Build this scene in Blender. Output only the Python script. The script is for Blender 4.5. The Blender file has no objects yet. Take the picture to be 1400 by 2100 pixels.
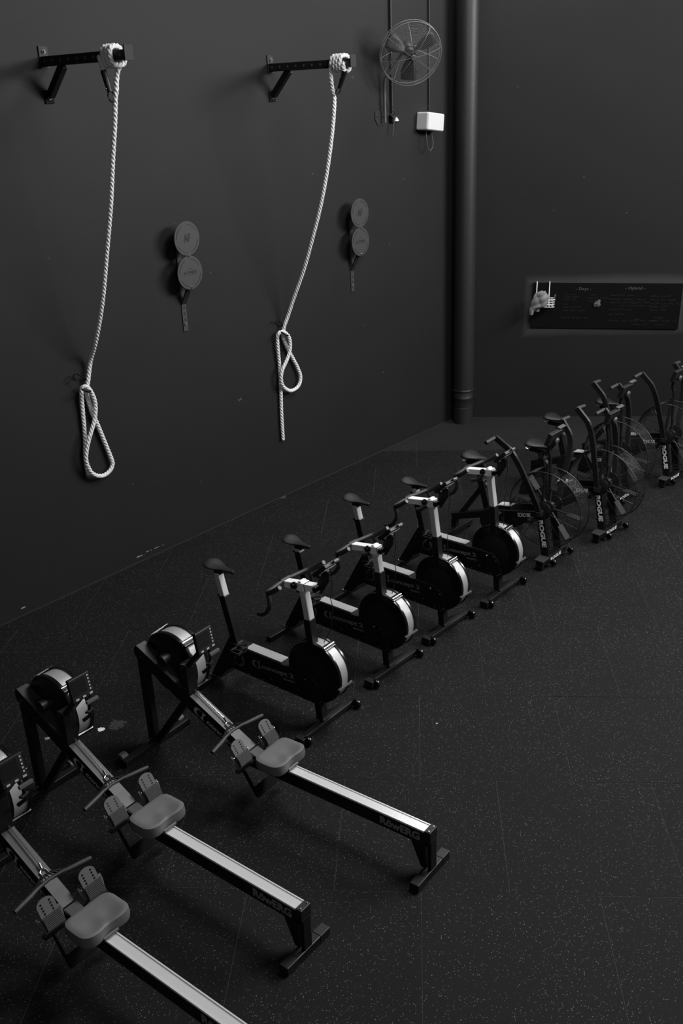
import bpy, bmesh, math, random
from math import sin, cos, pi, radians, atan2, sqrt
from mathutils import Vector, Matrix
random.seed(7)
C = bpy.context.scene.collection
S = bpy.context.scene
# ---------------------------------------------------------------- camera
CAM = Vector((-0.0151, -4.3825, 4.2069))
yaw, pitch, roll = -0.08126, 0.39815, -0.03933
fwd = Vector((sin(yaw)*cos(pitch), cos(yaw)*cos(pitch), -sin(pitch)))
rgt = Vector((cos(yaw), -sin(yaw), 0)); up = rgt.cross(fwd)
r2 = rgt*cos(roll) + up*sin(roll); u2 = -rgt*sin(roll) + up*cos(roll)
cd = bpy.data.cameras.new('camera'); cam = bpy.data.objects.new('camera', cd); C.objects.link(cam)
M = Matrix((r2, u2, -fwd)).transposed().to_4x4(); M.translation = CAM; cam.matrix_world = M
cd.sensor_fit = 'VERTICAL'; cd.sensor_height = 36; cd.sensor_width = 24; cd.lens = 2032.45/2100*36
cd.clip_start = .05; cd.clip_end = 60
S.camera = cam
# ---------------------------------------------------------------- light and exposure
S.view_settings.view_transform = 'Standard'; S.view_settings.look = 'None'
S.view_settings.exposure = 0.0; S.view_settings.gamma = 1.0; S.view_settings.use_curve_mapping = False
W = bpy.data.worlds.new('world'); S.world = W; W.use_nodes = True
W.node_tree.nodes['Background'].inputs[0].default_value = (.5, .5, .5, 1)
W.node_tree.nodes['Background'].inputs[1].default_value = .08
def area(name, loc, tgt, sx, sy, power):
    l = bpy.data.lights.new(name, 'AREA'); l.shape = 'RECTANGLE'; l.size = sx; l.size_y = sy; l.energy = power
    o = bpy.data.objects.new(name, l); C.objects.link(o); o.location = loc
    d = (Vector(tgt)-Vector(loc)); o.rotation_euler = d.to_track_quat('-Z', 'Y').to_euler(); return o
area('roof_light_far', (1.20, 8.0, 6.9), (1.2, 8.0, 0), 2.9, .8, 105)
area('roof_light_mid', (2.0, 2.6, 6.9), (1.2, 2.6, 0), 3.0, 1.6, 390)
area('side_window', (7.9, 4.6, 6.0), (-1.5, 4.0, 2.0), 5.5, 1.6, 880)
area('rear_fill', (1.5, -7.0, 5.0), (-.5, 2.5, 1.0), 3.5, 1.4, 90)  # soft fill added behind the camera to lift near sides; not a window
# ---------------------------------------------------------------- materials
def mat(name, col, rough=.5, metal=0., bump=0., bscale=80., spec=.5):
    m = bpy.data.materials.new(name); m.use_nodes = True; nt = m.node_tree; b = nt.nodes['Principled BSDF']
    b.inputs['Base Color'].default_value = (col, col, col, 1) if not isinstance(col, tuple) else (*col, 1)
    b.inputs['Roughness'].default_value = rough; b.inputs['Metallic'].default_value = metal
    b.inputs['Specular IOR Level'].default_value = spec
    if bump:
        tc = nt.nodes.new('ShaderNodeTexCoord'); n = nt.nodes.new('ShaderNodeTexNoise'); n.inputs['Scale'].default_value = bscale
        n.inputs['Detail'].default_value = 4
        bp = nt.nodes.new('ShaderNodeBump'); bp.inputs['Strength'].default_value = bump; bp.inputs['Distance'].default_value = .01
        nt.links.new(tc.outputs['Object'], n.inputs['Vector']); nt.links.new(n.outputs['Fac'], bp.inputs['Height']); nt.links.new(bp.outputs[0], b.inputs['Normal'])
    return m
def N(nt, t, **kw):
    n = nt.nodes.new(t)
    for k, v in kw.items(): setattr(n, k, v)
    return n
def math_(nt, op, a, b=None, clamp=False):
    n = nt.nodes.new('ShaderNodeMath'); n.operation = op; n.use_clamp = clamp
    for i, v in enumerate((a, b)):
        if v is None: continue
        if isinstance(v, (int, float)): n.inputs[i].default_value = v
        else: nt.links.new(v, n.inputs[i])
    return n.outputs[0]
BLK = mat('black_powder_coat', .005, .42, bump=.06, bscale=300)
BLG = mat('gloss_black_plastic', .005, .22)
BLP = mat('matt_black_plastic', .007, .5, bump=.05, bscale=200)
RBK = mat('rough_black_plate', .006, .85, spec=.15)
EPL = mat('bracket_end_paint', .019, .6, spec=.2); PEG = mat('lit_hole_ring', .22, .6)  # PEG: light showing through the arm's holes, painted as pale rings
DKM = mat('dark_grey_steel', .018, .40, bump=.05, bscale=200)
BEAMTOP = mat('lit_top_and_tray_grey', .035, .42)  # light on the beam tops put into the grey; tray and tread share it
SIL = mat('brushed_silver_track', .78, .24, .30, spec=.8)
SILP = mat('silver_painted_metal', .58, .36, .15)
SILT = mat('bright_silver_stem_metal', .90, .34, .05)
SILD = mat('satin_silver_panel', .42, .40, .15)
SILB = mat('perforated_silver_band', .42, .34, .35, bump=.25, bscale=420)
LIP = mat('polished_rail_lip', .80, .22, .3)
CHR = mat('chrome', .8, .15, 1.)
SEAT = mat('grey_moulded_seat_rubber', .115, .62, bump=.12, bscale=260)
GRP = mat('dark_foam_grip', .022, .55, bump=.15, bscale=160)
GRY = mat('grey_plastic', .075, .5)
LET = mat('grey_vinyl_lettering', .20, .5); LETR = mat('pale_vinyl_lettering', .42, .5)
LETW = mat('white_vinyl_lettering', .80, .5)
ROPE = mat('bleached_white_rope', .74, .8, bump=.5, bscale=240)
WHT = mat('white_plastic', .62, .45)
WIRE = mat('white_coated_wire', .7, .4)
TOW = mat('grey_cotton_towel', .22, .9, bump=.6, bscale=220)
TGT = mat('target_disc_paint', .032, .6, bump=.06, bscale=120)
TGD = mat('dark_engraving', .006, .7)
BRK = mat('bracket_steel_paint', .017, .55, bump=.08, bscale=90, spec=.25)
FANM = mat('grey_fan_wire', .17, .4, .2)
FANB = mat('fan_blade_grey', .009, .5)
CHALK = mat('chalk', .06, .9)
CHALK2 = mat('faint_chalk', .018, .9)
BRD = mat('blackboard_paint', .0012, .6, spec=.15)
PIPE = mat('painted_pipe', .014, .5, bump=.12, bscale=20)
SCR = mat('dark_glass_screen', .012, .12)
BTN = mat('pale_buttons', .35, .5)
PAPER = mat('crumpled_paper', .09, .8, bump=.5, bscale=60)
CAULK = mat('grubby_caulk_line', .013, .8); GAP = mat('dusty_joint', .045, .9)
def wall_mat(name, halo=False):
    m = mat(name, .03, .66, spec=.28); nt = m.node_tree; b = nt.nodes['Principled BSDF']; L = nt.links
    g = N(nt, 'ShaderNodeNewGeometry'); p = g.outputs['Position']
    n1 = N(nt, 'ShaderNodeTexNoise'); n1.inputs['Scale'].default_value = 1.3; n1.inputs['Detail'].default_value = 6; L.new(p, n1.inputs['Vector'])
    n2 = N(nt, 'ShaderNodeTexNoise'); n2.inputs['Scale'].default_value = 90; n2.inputs['Detail'].default_value = 3; L.new(p, n2.inputs['Vector'])
    col = math_(nt, 'MULTIPLY_ADD', n1.outputs['Fac'], .004); nt.nodes[-1].inputs[2].default_value = .0075
    col = math_(nt, 'ADD', col, math_(nt, 'MULTIPLY', math_(nt, 'SUBTRACT', n2.outputs['Fac'], .5), .005))
    # small pale scuffs low on the wall
    v = N(nt, 'ShaderNodeTexVoronoi'); v.inputs['Scale'].default_value = 2.6; L.new(p, v.inputs['Vector'])
    n3 = N(nt, 'ShaderNodeTexNoise'); n3.inputs['Scale'].default_value = 26; L.new(p, n3.inputs['Vector'])
    sc = math_(nt, 'LESS_THAN', math_(nt, 'ADD', v.outputs['Distance'], math_(nt, 'MULTIPLY', n3.outputs['Fac'], .05)), .052)
    col = math_(nt, 'ADD', col, math_(nt, 'MULTIPLY', sc, .03))
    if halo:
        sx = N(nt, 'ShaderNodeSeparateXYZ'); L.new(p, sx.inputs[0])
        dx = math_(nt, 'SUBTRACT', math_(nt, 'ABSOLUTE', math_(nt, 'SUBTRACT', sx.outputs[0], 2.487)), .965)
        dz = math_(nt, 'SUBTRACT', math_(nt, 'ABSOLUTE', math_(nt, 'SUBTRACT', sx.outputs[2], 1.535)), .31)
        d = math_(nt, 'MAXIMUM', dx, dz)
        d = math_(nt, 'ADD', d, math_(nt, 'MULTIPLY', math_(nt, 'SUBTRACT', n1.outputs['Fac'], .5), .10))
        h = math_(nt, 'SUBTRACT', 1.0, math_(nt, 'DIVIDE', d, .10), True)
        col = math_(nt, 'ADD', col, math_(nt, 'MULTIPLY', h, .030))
    if not halo:                                   # chipped paint near the foot of the left wall
        uu = N(nt, 'ShaderNodeVectorMath', operation='DOT_PRODUCT'); L.new(p, uu.inputs[0]); uu.inputs[1].default_value = (.5822, .8130, 0)
        sz = N(nt, 'ShaderNodeSeparateXYZ'); L.new(p, sz.inputs[0])
        for (cu, cz, ru, rz, amp) in [(1.925, .062, .030, .008, .22), (1.965, .058, .010, .010, .22), (2.04, .074, .022, .005, .22), (2.085, .071, .010, .004, .22), (2.16, .071, .045, .004, .22), (2.24, .069, .02, .003, .15), (.598, .073, .028, .006, .3), (3.465, 1.287, .006, .016, .10), (3.492, 1.29, .006, .016, .14)]:
            e1 = math_(nt, 'POWER', math_(nt, 'DIVIDE', math_(nt, 'SUBTRACT', uu.outputs['Value'], cu), ru), 2)
            e2 = math_(nt, 'POWER', math_(nt, 'DIVIDE', math_(nt, 'SUBTRACT', sz.outputs[2], cz), rz), 2)
            k = math_(nt, 'LESS_THAN', math_(nt, 'ADD', math_(nt, 'ADD', e1, e2), math_(nt, 'MULTIPLY', n3.outputs['Fac'], .8)), 1.2)
            col = math_(nt, 'ADD', col, math_(nt, 'MULTIPLY', k, amp))
    L.new(col, b.inputs['Base Color'])
    bp = N(nt, 'ShaderNodeBump'); bp.inputs['Strength'].default_value = .12; bp.inputs['Distance'].default_value = .004
    L.new(n2.outputs['Fac'], bp.inputs['Height']); L.new(bp.outputs[0], b.inputs['Normal'])
    return m
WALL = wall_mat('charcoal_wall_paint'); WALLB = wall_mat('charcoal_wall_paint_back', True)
def tile_mat(name, base, speck, scuff=False):
    m = mat(name, base, .80, spec=.22); nt = m.node_tree; b = nt.nodes['Principled BSDF']; L = nt.links
    g = N(nt, 'ShaderNodeNewGeometry'); p = g.outputs['Position']
    oi = N(nt, 'ShaderNodeObjectInfo')
    v = N(nt, 'ShaderNodeTexVoronoi'); v.inputs['Scale'].default_value = 95; L.new(p, v.inputs['Vector'])
    sep = N(nt, 'ShaderNodeSeparateColor'); L.new(v.outputs['Color'], sep.inputs[0])
    dot = math_(nt, 'MULTIPLY', math_(nt, 'LESS_THAN', v.outputs['Distance'], .24), math_(nt, 'GREATER_THAN', sep.outputs[0], 1-speck))
    n = N(nt, 'ShaderNodeTexNoise'); n.inputs['Scale'].default_value = 1.6; n.inputs['Detail'].default_value = 5; L.new(p, n.inputs['Vector'])
    n2 = N(nt, 'ShaderNodeTexNoise'); n2.inputs['Scale'].default_value = 160; n2.inputs['Detail'].default_value = 2; L.new(p, n2.inputs['Vector'])
    c = math_(nt, 'MULTIPLY', math_(nt, 'ADD', .70, math_(nt, 'MULTIPLY', n.outputs['Fac'], .6)), base)
    c = math_(nt, 'MULTIPLY', c, math_(nt, 'ADD', .88, math_(nt, 'MULTIPLY', oi.outputs['Random'], .24)))
    c = math_(nt, 'MULTIPLY', c, math_(nt, 'ADD', .55, math_(nt, 'MULTIPLY', n2.outputs['Fac'], .9)))
    c = math_(nt, 'ADD', c, math_(nt, 'MULTIPLY', dot, math_(nt, 'MULTIPLY', sep.outputs[1], math_(nt, 'MULTIPLY', n.outputs['Fac'], .30))))
    for (x, y, r, amp) in ([(-2.320, 1.535, .045, .75), (-2.22, 1.60, .11, .03), (-2.683, 1.422, .03, .25), (.124, 1.647, .012, .4)] if scuff else []):
        vm = N(nt, 'ShaderNodeVectorMath', operation='DISTANCE'); L.new(p, vm.inputs[0]); vm.inputs[1].default_value = (x, y, 0)
        nn = N(nt, 'ShaderNodeTexNoise'); nn.inputs['Scale'].default_value = 34; nn.inputs['Detail'].default_value = 5; L.new(p, nn.inputs['Vector'])
        k = math_(nt, 'LESS_THAN', math_(nt, 'ADD', math_(nt, 'DIVIDE', vm.outputs['Value'], r), math_(nt, 'MULTIPLY', nn.outputs['Fac'], 1.4)), 1.25)
        c = math_(nt, 'ADD', c, math_(nt, 'MULTIPLY', k, amp))
    L.new(c, b.inputs['Base Color'])
    bp = N(nt, 'ShaderNodeBump'); bp.inputs['Strength'].default_value = .35; bp.inputs['Distance'].default_value = .003
    L.new(n2.outputs['Fac'], bp.inputs['Height']); L.new(bp.outputs[0], b.inputs['Normal'])
    return m
TILE = tile_mat('speckled_black_rubber', .0042, .45, True); TILEF = tile_mat('pale_far_rubber', .0125, .05)  # TILEF: paler rubber with few specks, for the far end of the floor
# ---------------------------------------------------------------- mesh helpers
def V(*a): return Vector(a)
class MB:
    def __init__(s): s.v = []; s.f = []
    def add(s, vs, fs):
        k = len(s.v); s.v += [tuple(v) for v in vs]; s.f += [tuple(i+k for i in f) for f in fs]; return s
    def box(s, c, d, ax=None):
        X, Y, Z = ax if ax else (V(1, 0, 0), V(0, 1, 0), V(0, 0, 1)); c = Vector(c)
        vs = [c + X*(d[0]/2*i) + Y*(d[1]/2*j) + Z*(d[2]/2*k) for i in (-1, 1) for j in (-1, 1) for k in (-1, 1)]
        return s.add(vs, [(0, 1, 3, 2), (4, 6, 7, 5), (0, 4, 5, 1), (2, 3, 7, 6), (0, 2, 6, 4), (1, 5, 7, 3)])
    def bar(s, a, b, w, h, side=None):
        a, b = Vector(a), Vector(b); X = (b-a).normalized(); Y = Vector(side) if side else V(0, 1, 0)
        Y = (Y - X*X.dot(Y)).normalized(); Z = X.cross(Y)
        return s.box((a+b)/2, ((b-a).length, w, h), (X, Y, Z))
    def tube(s, pts, r, n=8, cap=True, closed=False):
        pts = [Vector(p) for p in pts]; m = len(pts); rr = r if isinstance(r, (list, tuple)) else [r]*m
        T = []
        for i in range(m):
            a = pts[(i-1) % m] if (i or closed) else pts[i]; b = pts[(i+1) % m] if (i < m-1 or closed) else pts[i]
            T.append((b-a).normalized())
        t = T[0]; nn = V(0, 0, 1) if abs(t.z) < .9 else V(1, 0, 0); nn = (nn - t*t.dot(nn)).normalized(); vs = []
        for i in range(m):
            t = T[i]; nn = (nn - t*t.dot(nn)).normalized(); bb = t.cross(nn)
            vs += [pts[i] + (nn*cos(2*pi*k/n) + bb*sin(2*pi*k/n))*rr[i] for k in range(n)]
        fs = []
        for i in range(m if closed else m-1):
            j = (i+1) % m
            fs += [(i*n+k, i*n+(k+1) % n, j*n+(k+1) % n, j*n+k) for k in range(n)]
        if cap and not closed: fs += [tuple(range(n))[::-1], tuple((m-1)*n+k for k in range(n))]
        return s.add(vs, fs)
    def cyl(s, a, b, r, n=20): return s.tube([a, b], r, n)
    def lathe(s, prof, c, ax, n=32, a0=0, a1=2*pi):
        # prof: (radius, along) pairs
        c = Vector(c); A = Vector(ax).normalized(); U = V(0, 0, 1) if abs(A.z) < .9 else V(1, 0, 0); U = (U-A*A.dot(U)).normalized(); Q = A.cross(U)
        full = abs(a1-a0-2*pi) < 1e-6; m = n if full else n+1; vs = []
        for i in range(m):
            t = a0+(a1-a0)*i/n
            for (r, h) in prof: vs.append(c + A*h + (U*cos(t)+Q*sin(t))*r)
        k = len(prof); fs = []
        for i in range(n):
            j = (i+1) % m
            for q in range(k-1): fs.append((i*k+q, i*k+q+1, j*k+q+1, j*k+q))
        if full:
            if prof[0][0] > 1e-5: fs.append(tuple(i*k for i in range(m)))
            if prof[-1][0] > 1e-5: fs.append(tuple(i*k+k-1 for i in range(m))[::-1])
        return s.add(vs, fs)
    def prism(s, poly, o, ex, ey, th):
        # poly in (ex, ey) plane, extruded by th along ex x ey
        o, ex, ey = Vector(o), Vector(ex), Vector(ey); nz = ex.cross(ey).normalized(); n = len(poly)
        vs = [o+ex*x+ey*y for x, y in poly] + [o+ex*x+ey*y+nz*th for x, y in poly]
        return s.add(vs, [tuple(range(n))[::-1], tuple(range(n, 2*n))] + [(i, (i+1) % n, n+(i+1) % n, n+i) for i in range(n)])
    def xf(s, M): s.v = [tuple(M @ Vector(v)) for v in s.v]; return s
    def build(s, name, m, parent=None, smooth=False, bev=0., kind=None):
        me = bpy.data.meshes.new(name); me.from_pydata(s.v, [], s.f); me.update()
        bm = bmesh.new(); bm.from_mesh(me); bmesh.ops.recalc_face_normals(bm, faces=bm.faces); bm.to_mesh(me); bm.free()
        me.materials.append(m)
        if smooth:
            me.polygons.foreach_set('use_smooth', [True]*len(me.polygons))
            try: me.set_sharp_from_angle(angle=radians(42))
            except Exception: pass
        o = bpy.data.objects.new(name, me); C.objects.link(o)
        if parent: o.parent = parent
        if bev:
            b = o.modifiers.new('bevel', 'BEVEL'); b.width = bev; b.segments = 2; b.limit_method = 'ANGLE'; b.angle_limit = radians(50); b.harden_normals = False
        if kind: o['kind'] = kind
        return o
def empty(name, label, cat, group=None, M=None):
    o = bpy.data.objects.new(name, None); C.objects.link(o); o['label'] = label; o['category'] = cat
    o.empty_display_size = .1
    if group: o['group'] = group
    if M is not None: o.matrix_world = M
    return o
def tag(o, label, cat, group=None):
    o['label'] = label; o['category'] = cat
    if group: o['group'] = group
    return o
def struct(o): o['kind'] = 'structure'; return o
def copy_tree(o, parent=None):
    c = o.copy(); C.objects.link(c)
    if parent: c.parent = parent
    for ch in list(o.children): copy_tree(ch, c)
    return c
def frame(x, y, ang): return Matrix.Translation((x, y, 0)) @ Matrix.Rotation(radians(ang), 4, 'Z')
def letters(s, name, m, o, ex, ey, w, h, parent=None, bold=.03, kern=1.0, th=.0012):
    cu = bpy.data.curves.new(name, 'FONT'); cu.body = s; cu.offset = bold; cu.resolution_u = 3; cu.space_character = kern
    ob = bpy.data.objects.new(name, cu); C.objects.link(ob)
    bpy.context.view_layer.update()
    dg = bpy.context.evaluated_depsgraph_get(); me = bpy.data.meshes.new_from_object(ob.evaluated_get(dg))
    bpy.data.objects.remove(ob)
    xs = [v.co.x for v in me.vertices]; ys = [v.co.y for v in me.vertices]
    x0, x1, y0, y1 = min(xs), max(xs), min(ys), max(ys)
    o, ex, ey = Vector(o), Vector(ex).normalized(), Vector(ey).normalized(); nz = ex.cross(ey)
    for v in me.vertices: v.co = o + ex*((v.co.x-x0)/(x1-x0)*w) + ey*((v.co.y-y0)/(y1-y0)*h) + nz*th
    me.name = name; me.materials.clear(); me.materials.append(m)
    ob = bpy.data.objects.new(name, me); C.objects.link(ob)
    if parent: ob.parent = parent
    if name == 'chalk_heading': ob['kind'] = 'stuff'
    return ob
def emblem(m, o, ex, ey, w, h, parent, name='emblem'):
    # a heavy crescent followed by a waisted upright with serifs
    mb = MB(); o, ex, ey = Vector(o), Vector(ex).normalized(), Vector(ey).normalized(); nz = ex.cross(ey)
    def P(x, y): return o + ex*(x*w) + ey*(y*h) + nz*.0015
    n = 14; vs = []; fs = []
    for i in range(n+1):
        t = radians(55) + radians(250)*i/n
        vs += [P(.36+.36*cos(t), .5+.5*sin(t)), P(.47+.27*cos(t)*.85, .5+.40*sin(t))]
    fs = [(2*i, 2*i+1, 2*i+3, 2*i+2) for i in range(n)]
    mb.add(vs, fs)
    L = [(.62, 1), (.70, .86), (.74, .5), (.70, .14), (.62, 0), (1, 0), (.92, .10), (.85, .5), (.92, .90), (1, 1)]
    mb.add([P(*q) for q in L], [(0, 1, 8, 9), (1, 2, 7, 8), (2, 3, 6, 7), (3, 4, 5, 6)])
    return mb.build(name, m, parent)
X, Y, Z = V(1, 0, 0), V(0, 1, 0), V(0, 0, 1)
# ================================================================ room shell
d = V(.5822, .8130, 0); n = V(.8130, -.5822, 0); c0 = -4.7717            # left wall: along, normal
def WP(u, off, z): return d*u + n*(c0+off) + Z*z
H = 7.0
CORN = V(.505, 8.90, 0)                                                  # where left and back walls meet
ucorn = CORN.dot(d)
fl = MB().box((1.5, 1.0, -.1518), (14, 17, .30)).build('floor', GAP); struct(fl)
wl = MB(); a = WP(-5.5, 0, 0); b = WP(ucorn+.25, 0, 0)
wl.prism([(0, 0), ((b-a).length, 0), ((b-a).length, H), (0, H)], a+Z*-.02, (b-a).normalized(), Z, -.2)
wl = wl.build('wall_left', WALL); struct(wl)
def yb(x): return 8.935 - .030*(x-.5)
wb = MB(); a = V(.35, yb(.35), -.02); b = V(8.2, yb(8.2), -.02)
wb.prism([(0, 0), ((b-a).length, 0), ((b-a).length, H), (0, H)], a, (b-a).normalized(), Z, -.2)
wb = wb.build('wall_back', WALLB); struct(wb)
struct(MB().box((8.3, 1, H/2), (.2, 17, H+.1)).build('wall_right', WALL))
struct(MB().box((1.5, -7.4, H/2), (14, .2, H+.1)).build('wall_front', WALL))
struct(MB().box((1.5, 1, H+.1), (14, 17, .2)).build('ceiling', WALL))
a = WP(-5.5, .004, .004); b = WP(ucorn, .004, .004)
struct(MB().bar(a, b, .008, .007, n).build('trim_1', CAULK)); a = V(.5, yb(.5)-.004, .004); b = V(8.2, yb(8.2)-.004, .004)
struct(MB().bar(a, b, .008, .007, Y).build('trim_2', CAULK))
# rubber tiles, one metre square, every second row shifted by half a tile
def clip(poly, nx, ny, c):                                                # keep points with nx*x+ny*y >= c
    out = []
    for i in range(len(poly)):
        p, q = poly[i], poly[(i+1) % len(poly)]; dp = nx*p[0]+ny*p[1]-c; dq = nx*q[0]+ny*q[1]-c
        if dp >= 0: out.append(p)
        if (dp >= 0) != (dq >= 0):
            t = dp/(dp-dq); out.append((p[0]+(q[0]-p[0])*t, p[1]+(q[1]-p[1])*t))
    return out
def area_(p): return abs(sum(p[i][0]*p[(i+1) % len(p)][1]-p[(i+1) % len(p)][0]*p[i][1] for i in range(len(p)))/2) if len(p) > 2 else 0
g = .0013
for j in range(-3, 9):
    sh = .5 if j % 2 == 0 else 0.
    for i in range(-5, 6):
        x0, x1 = i+sh, i+1+sh
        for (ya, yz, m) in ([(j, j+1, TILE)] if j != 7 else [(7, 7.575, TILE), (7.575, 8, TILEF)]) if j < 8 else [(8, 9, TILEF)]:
            e = 0 if (j == 7) else 1
            poly = [(x0+g, ya+g*(1 if ya != 7.575 else .1)), (x1-g, ya+g*(1 if ya != 7.575 else .1)), (x1-g, yz-g*(1 if yz != 7.575 else .1)), (x0+g, yz-g*(1 if yz != 7.575 else .1))]
            poly = clip(poly, n.x, n.y, c0+.004)
            if j >= 8: poly = clip(poly, -.030, -1, -8.935-.015+.004)
            if area_(poly) < .004: continue
            mb = MB(); k = len(poly); dz = random.uniform(-.0006, .0006)
            cx = sum(p[0] for p in poly)/k; cy = sum(p[1] for p in poly)/k
            ins = [(cx+(p[0]-cx)*.998, cy+(p[1]-cy)*.998) for p in poly]
            mb.add([(p[0], p[1], -.0017) for p in poly]+[(p[0], p[1], -.0012+dz) for p in poly]+[(p[0], p[1], dz) for p in ins],
                   [tuple(range(k))[::-1], tuple(range(2*k, 3*k))]+[(q, (q+1) % k, k+(q+1) % k, k+q) for q in range(k)]+[(k+q, k+(q+1) % k, 2*k+(q+1) % k, 2*k+q) for q in range(k)])
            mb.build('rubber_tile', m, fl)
# ================================================================ corner pipe
pc = V(.640, 8.755, 0)
pp = empty('drain_pipe', 'thick round charcoal pipe running up the corner of the room', 'pipe')
MB().lathe([(.136, .47), (.136, 6.99)], pc, Z, 40).build('pipe_shaft', PIPE, pp, True)
MB().lathe([(.131, 0), (.131, .225), (.127, .228), (.127, .236), (.131, .24), (.131, .345), (.134, .35), (.134, .362), (.131, .366), (.131, .452)], pc, Z, 40).build('pipe_base', PIPE, pp, True)
MB().lathe([(.139, .452), (.143, .456), (.143, .468), (.139, .474)], pc, Z, 40).build('pipe_collar', DKM, pp, True)
# ================================================================ rope brackets, ropes, hooks
def bracket(u, zt, label):
    t = empty('wall_bracket', label, 'bracket', 'rope brackets high on the left wall')
    for nm in ('mounting_plate',):
        mb = MB(); mb.box(WP(u, .006, zt-.006), (.085, .012, .165), (d, n, Z)); mb.build(nm, BRK, t, bev=.002)
    mb = MB().bar(WP(u, .012, zt-.035), WP(u, 1.04, zt-.035), .07, .072, d); mb.build('arm', BRK, t, bev=.004)
    MB().box(WP(u, 1.046, zt-.022), (.082, .012, .108), (d, n, Z)).build('end_plate', EPL, t, bev=.002)
    MB().bar(WP(u, .245, zt-.072), WP(u, .03, zt-.285), .05, .06, d).build('brace', BLK, t, bev=.003)
    MB().box(WP(u, .006, zt-.295), (.085, .012, .10), (d, n, Z)).build('brace_foot_plate', RBK, t, bev=.002)
    for z in (zt+.035, zt-.30):
        o = MB().lathe([(.0, .018), (.009, .018), (.011, .012), (.011, .006), (.019, .006), (.021, 0), (.021, -.002)], WP(u, .013, z), n, 16); o.build('bolt', GRY, t, True)
    mb = MB()
    for k in range(10):
        mb.lathe([(.006, .0), (.0110, .0)], WP(u-.0356, .06+.103*k, zt-.033), -d, 14)
    mb.build('peg_hole', PEG, t, kind='stuff')
    return t
bracket(1.620, 4.571, 'black steel arm bracket at the upper left carrying the longer looped rope')
bracket(4.240, 4.512, 'black steel arm bracket nearer the fan carrying the rope with a hanging tail')
def smooth_path(pts, step=.009):
    P = [Vector(p) for p in pts]; out = []
    for i in range(len(P)-1):
        p0 = P[max(i-1, 0)]; p1 = P[i]; p2 = P[i+1]; p3 = P[min(i+2, len(P)-1)]
        L = (p2-p1).length; m = max(2, int(L/step))
        for k in range(m):
            t = k/m
            out.append(.5*((2*p1)+(p2-p0)*t+(2*p0-5*p1+4*p2-p3)*t*t+(3*p1-p0-3*p2+p3)*t**3))
    out.append(P[-1]); return out
def rope_mesh(path, R=.020, pitch=.105):
    pts = smooth_path(path); mb = MB(); m = len(pts)
    T = [(pts[min(i+1, m-1)]-pts[max(i-1, 0)]).normalized() for i in range(m)]
    nn = V(0, 0, 1) if abs(T[0].z) < .9 else d.copy(); F = []; s = 0; ph = []
    for i in range(m):
        nn = (nn-T[i]*T[i].dot(nn)).normalized(); F.append((nn.copy(), T[i].cross(nn)))
        if i: s += (pts[i]-pts[i-1]).length
        ph.append(s)
    for k in range(3):
        q = [pts[i] + (F[i][0]*cos(-2*pi*ph[i]/pitch+2*pi*k/3)+F[i][1]*sin(-2*pi*ph[i]/pitch+2*pi*k/3))*(R*.47) for i in range(m)]
        mb.tube(q, R*.56, 7)
    return mb
def coil(u, z, o0, o1, turns, hw=.060, hh=.066):
    pts = []; m = int(turns*8)
    for i in range(m+1):
        t = i/8*2*pi; a = t + pi*1.0; k = i/m
        cu, cz = cos(a), sin(a); e = 2.9
        r = (abs(cu)**e+abs(cz)**e)**(-1/e)
        pts.append(WP(u+cu*r*hw, o0+(o1-o0)*k, z+cz*r*hh))
    return pts
def rope(name, u, zc, o0, o1, turns, sleeve, down, tail, label):
    t = empty(name, label, 'climbing rope', 'white climbing ropes on the left wall')
    top = coil(u, zc, o0, o1, turns)
    rope_mesh([sleeve[0]] + top + down + [WP(*q) for q in tail]).build('rope_strands', ROPE, t, True)
    a, b = Vector(sleeve[0]), Vector(sleeve[1])
    MB().tube([a+(b-a)*k for k in (-.12, 0, .5, 1)], [.023, .024, .024, .020], 12).build('splice_sleeve', BLP, t, True)
    D = (b-a).normalized(); s = (d - D*D.dot(d)).normalized()
    mb = MB(); mb.tube([b + s*(.030*sin(x)) + D*(.034-.040*cos(x)) for x in [2*pi*i/16 for i in range(16)]], .0055, 6, closed=True)
    mb.build('steel_thimble', BLG, t, True)
    for q in (.25, .8):
        c = a+(b-a)*q; MB().cyl(c-n*.0-s*.026, c+s*.026, .004, 8).build('rivet', CHR, t)
    return t
T1 = [(1.632, .06, 2.114), (1.572, .05, 1.91), (1.560, .035, 1.857), (1.564, .035, 1.797), (1.592, .035, 1.64), (1.623, .035, 1.546), (1.689, .035, 1.315), (1.731, .04, 1.150), (1.733, .04, 1.105), (1.700, .045, 1.062), (1.636, .05, 1.036), (1.566, .06, 1.043), (1.500, .068, 1.078), (1.450, .075, 1.14), (1.421, .085, 1.263), (1.47, .09, 1.417), (1.568, .085, 1.587), (1.601, .085, 1.742), (1.558, .09, 1.876), (1.514, .07, 1.908), (1.498, .05, 1.858), (1.493, .035, 1.696), (1.481, .03, 1.438), (1.453, .03, 1.245), (1.46, .03, 1.081)]
D1 = [WP(1.645, .885, 4.450), WP(1.635, .862, 4.39), WP(1.626, .850, 4.30), WP(1.620, .835, 4.24), WP(1.62, .788, 4.044), WP(1.62, .715, 3.796), WP(1.62, .625, 3.464), WP(1.62, .496, 3.075), WP(1.62, .354, 2.662), WP(1.62, .19, 2.307)]
rope('climbing_rope', 1.620, 4.535, .78, .93, 3.6, (WP(1.57, .800, 4.425), WP(1.585, .825, 4.29)), D1, T1,
     'long thick white climbing rope on the left bracket, end looped over a hook')
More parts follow.
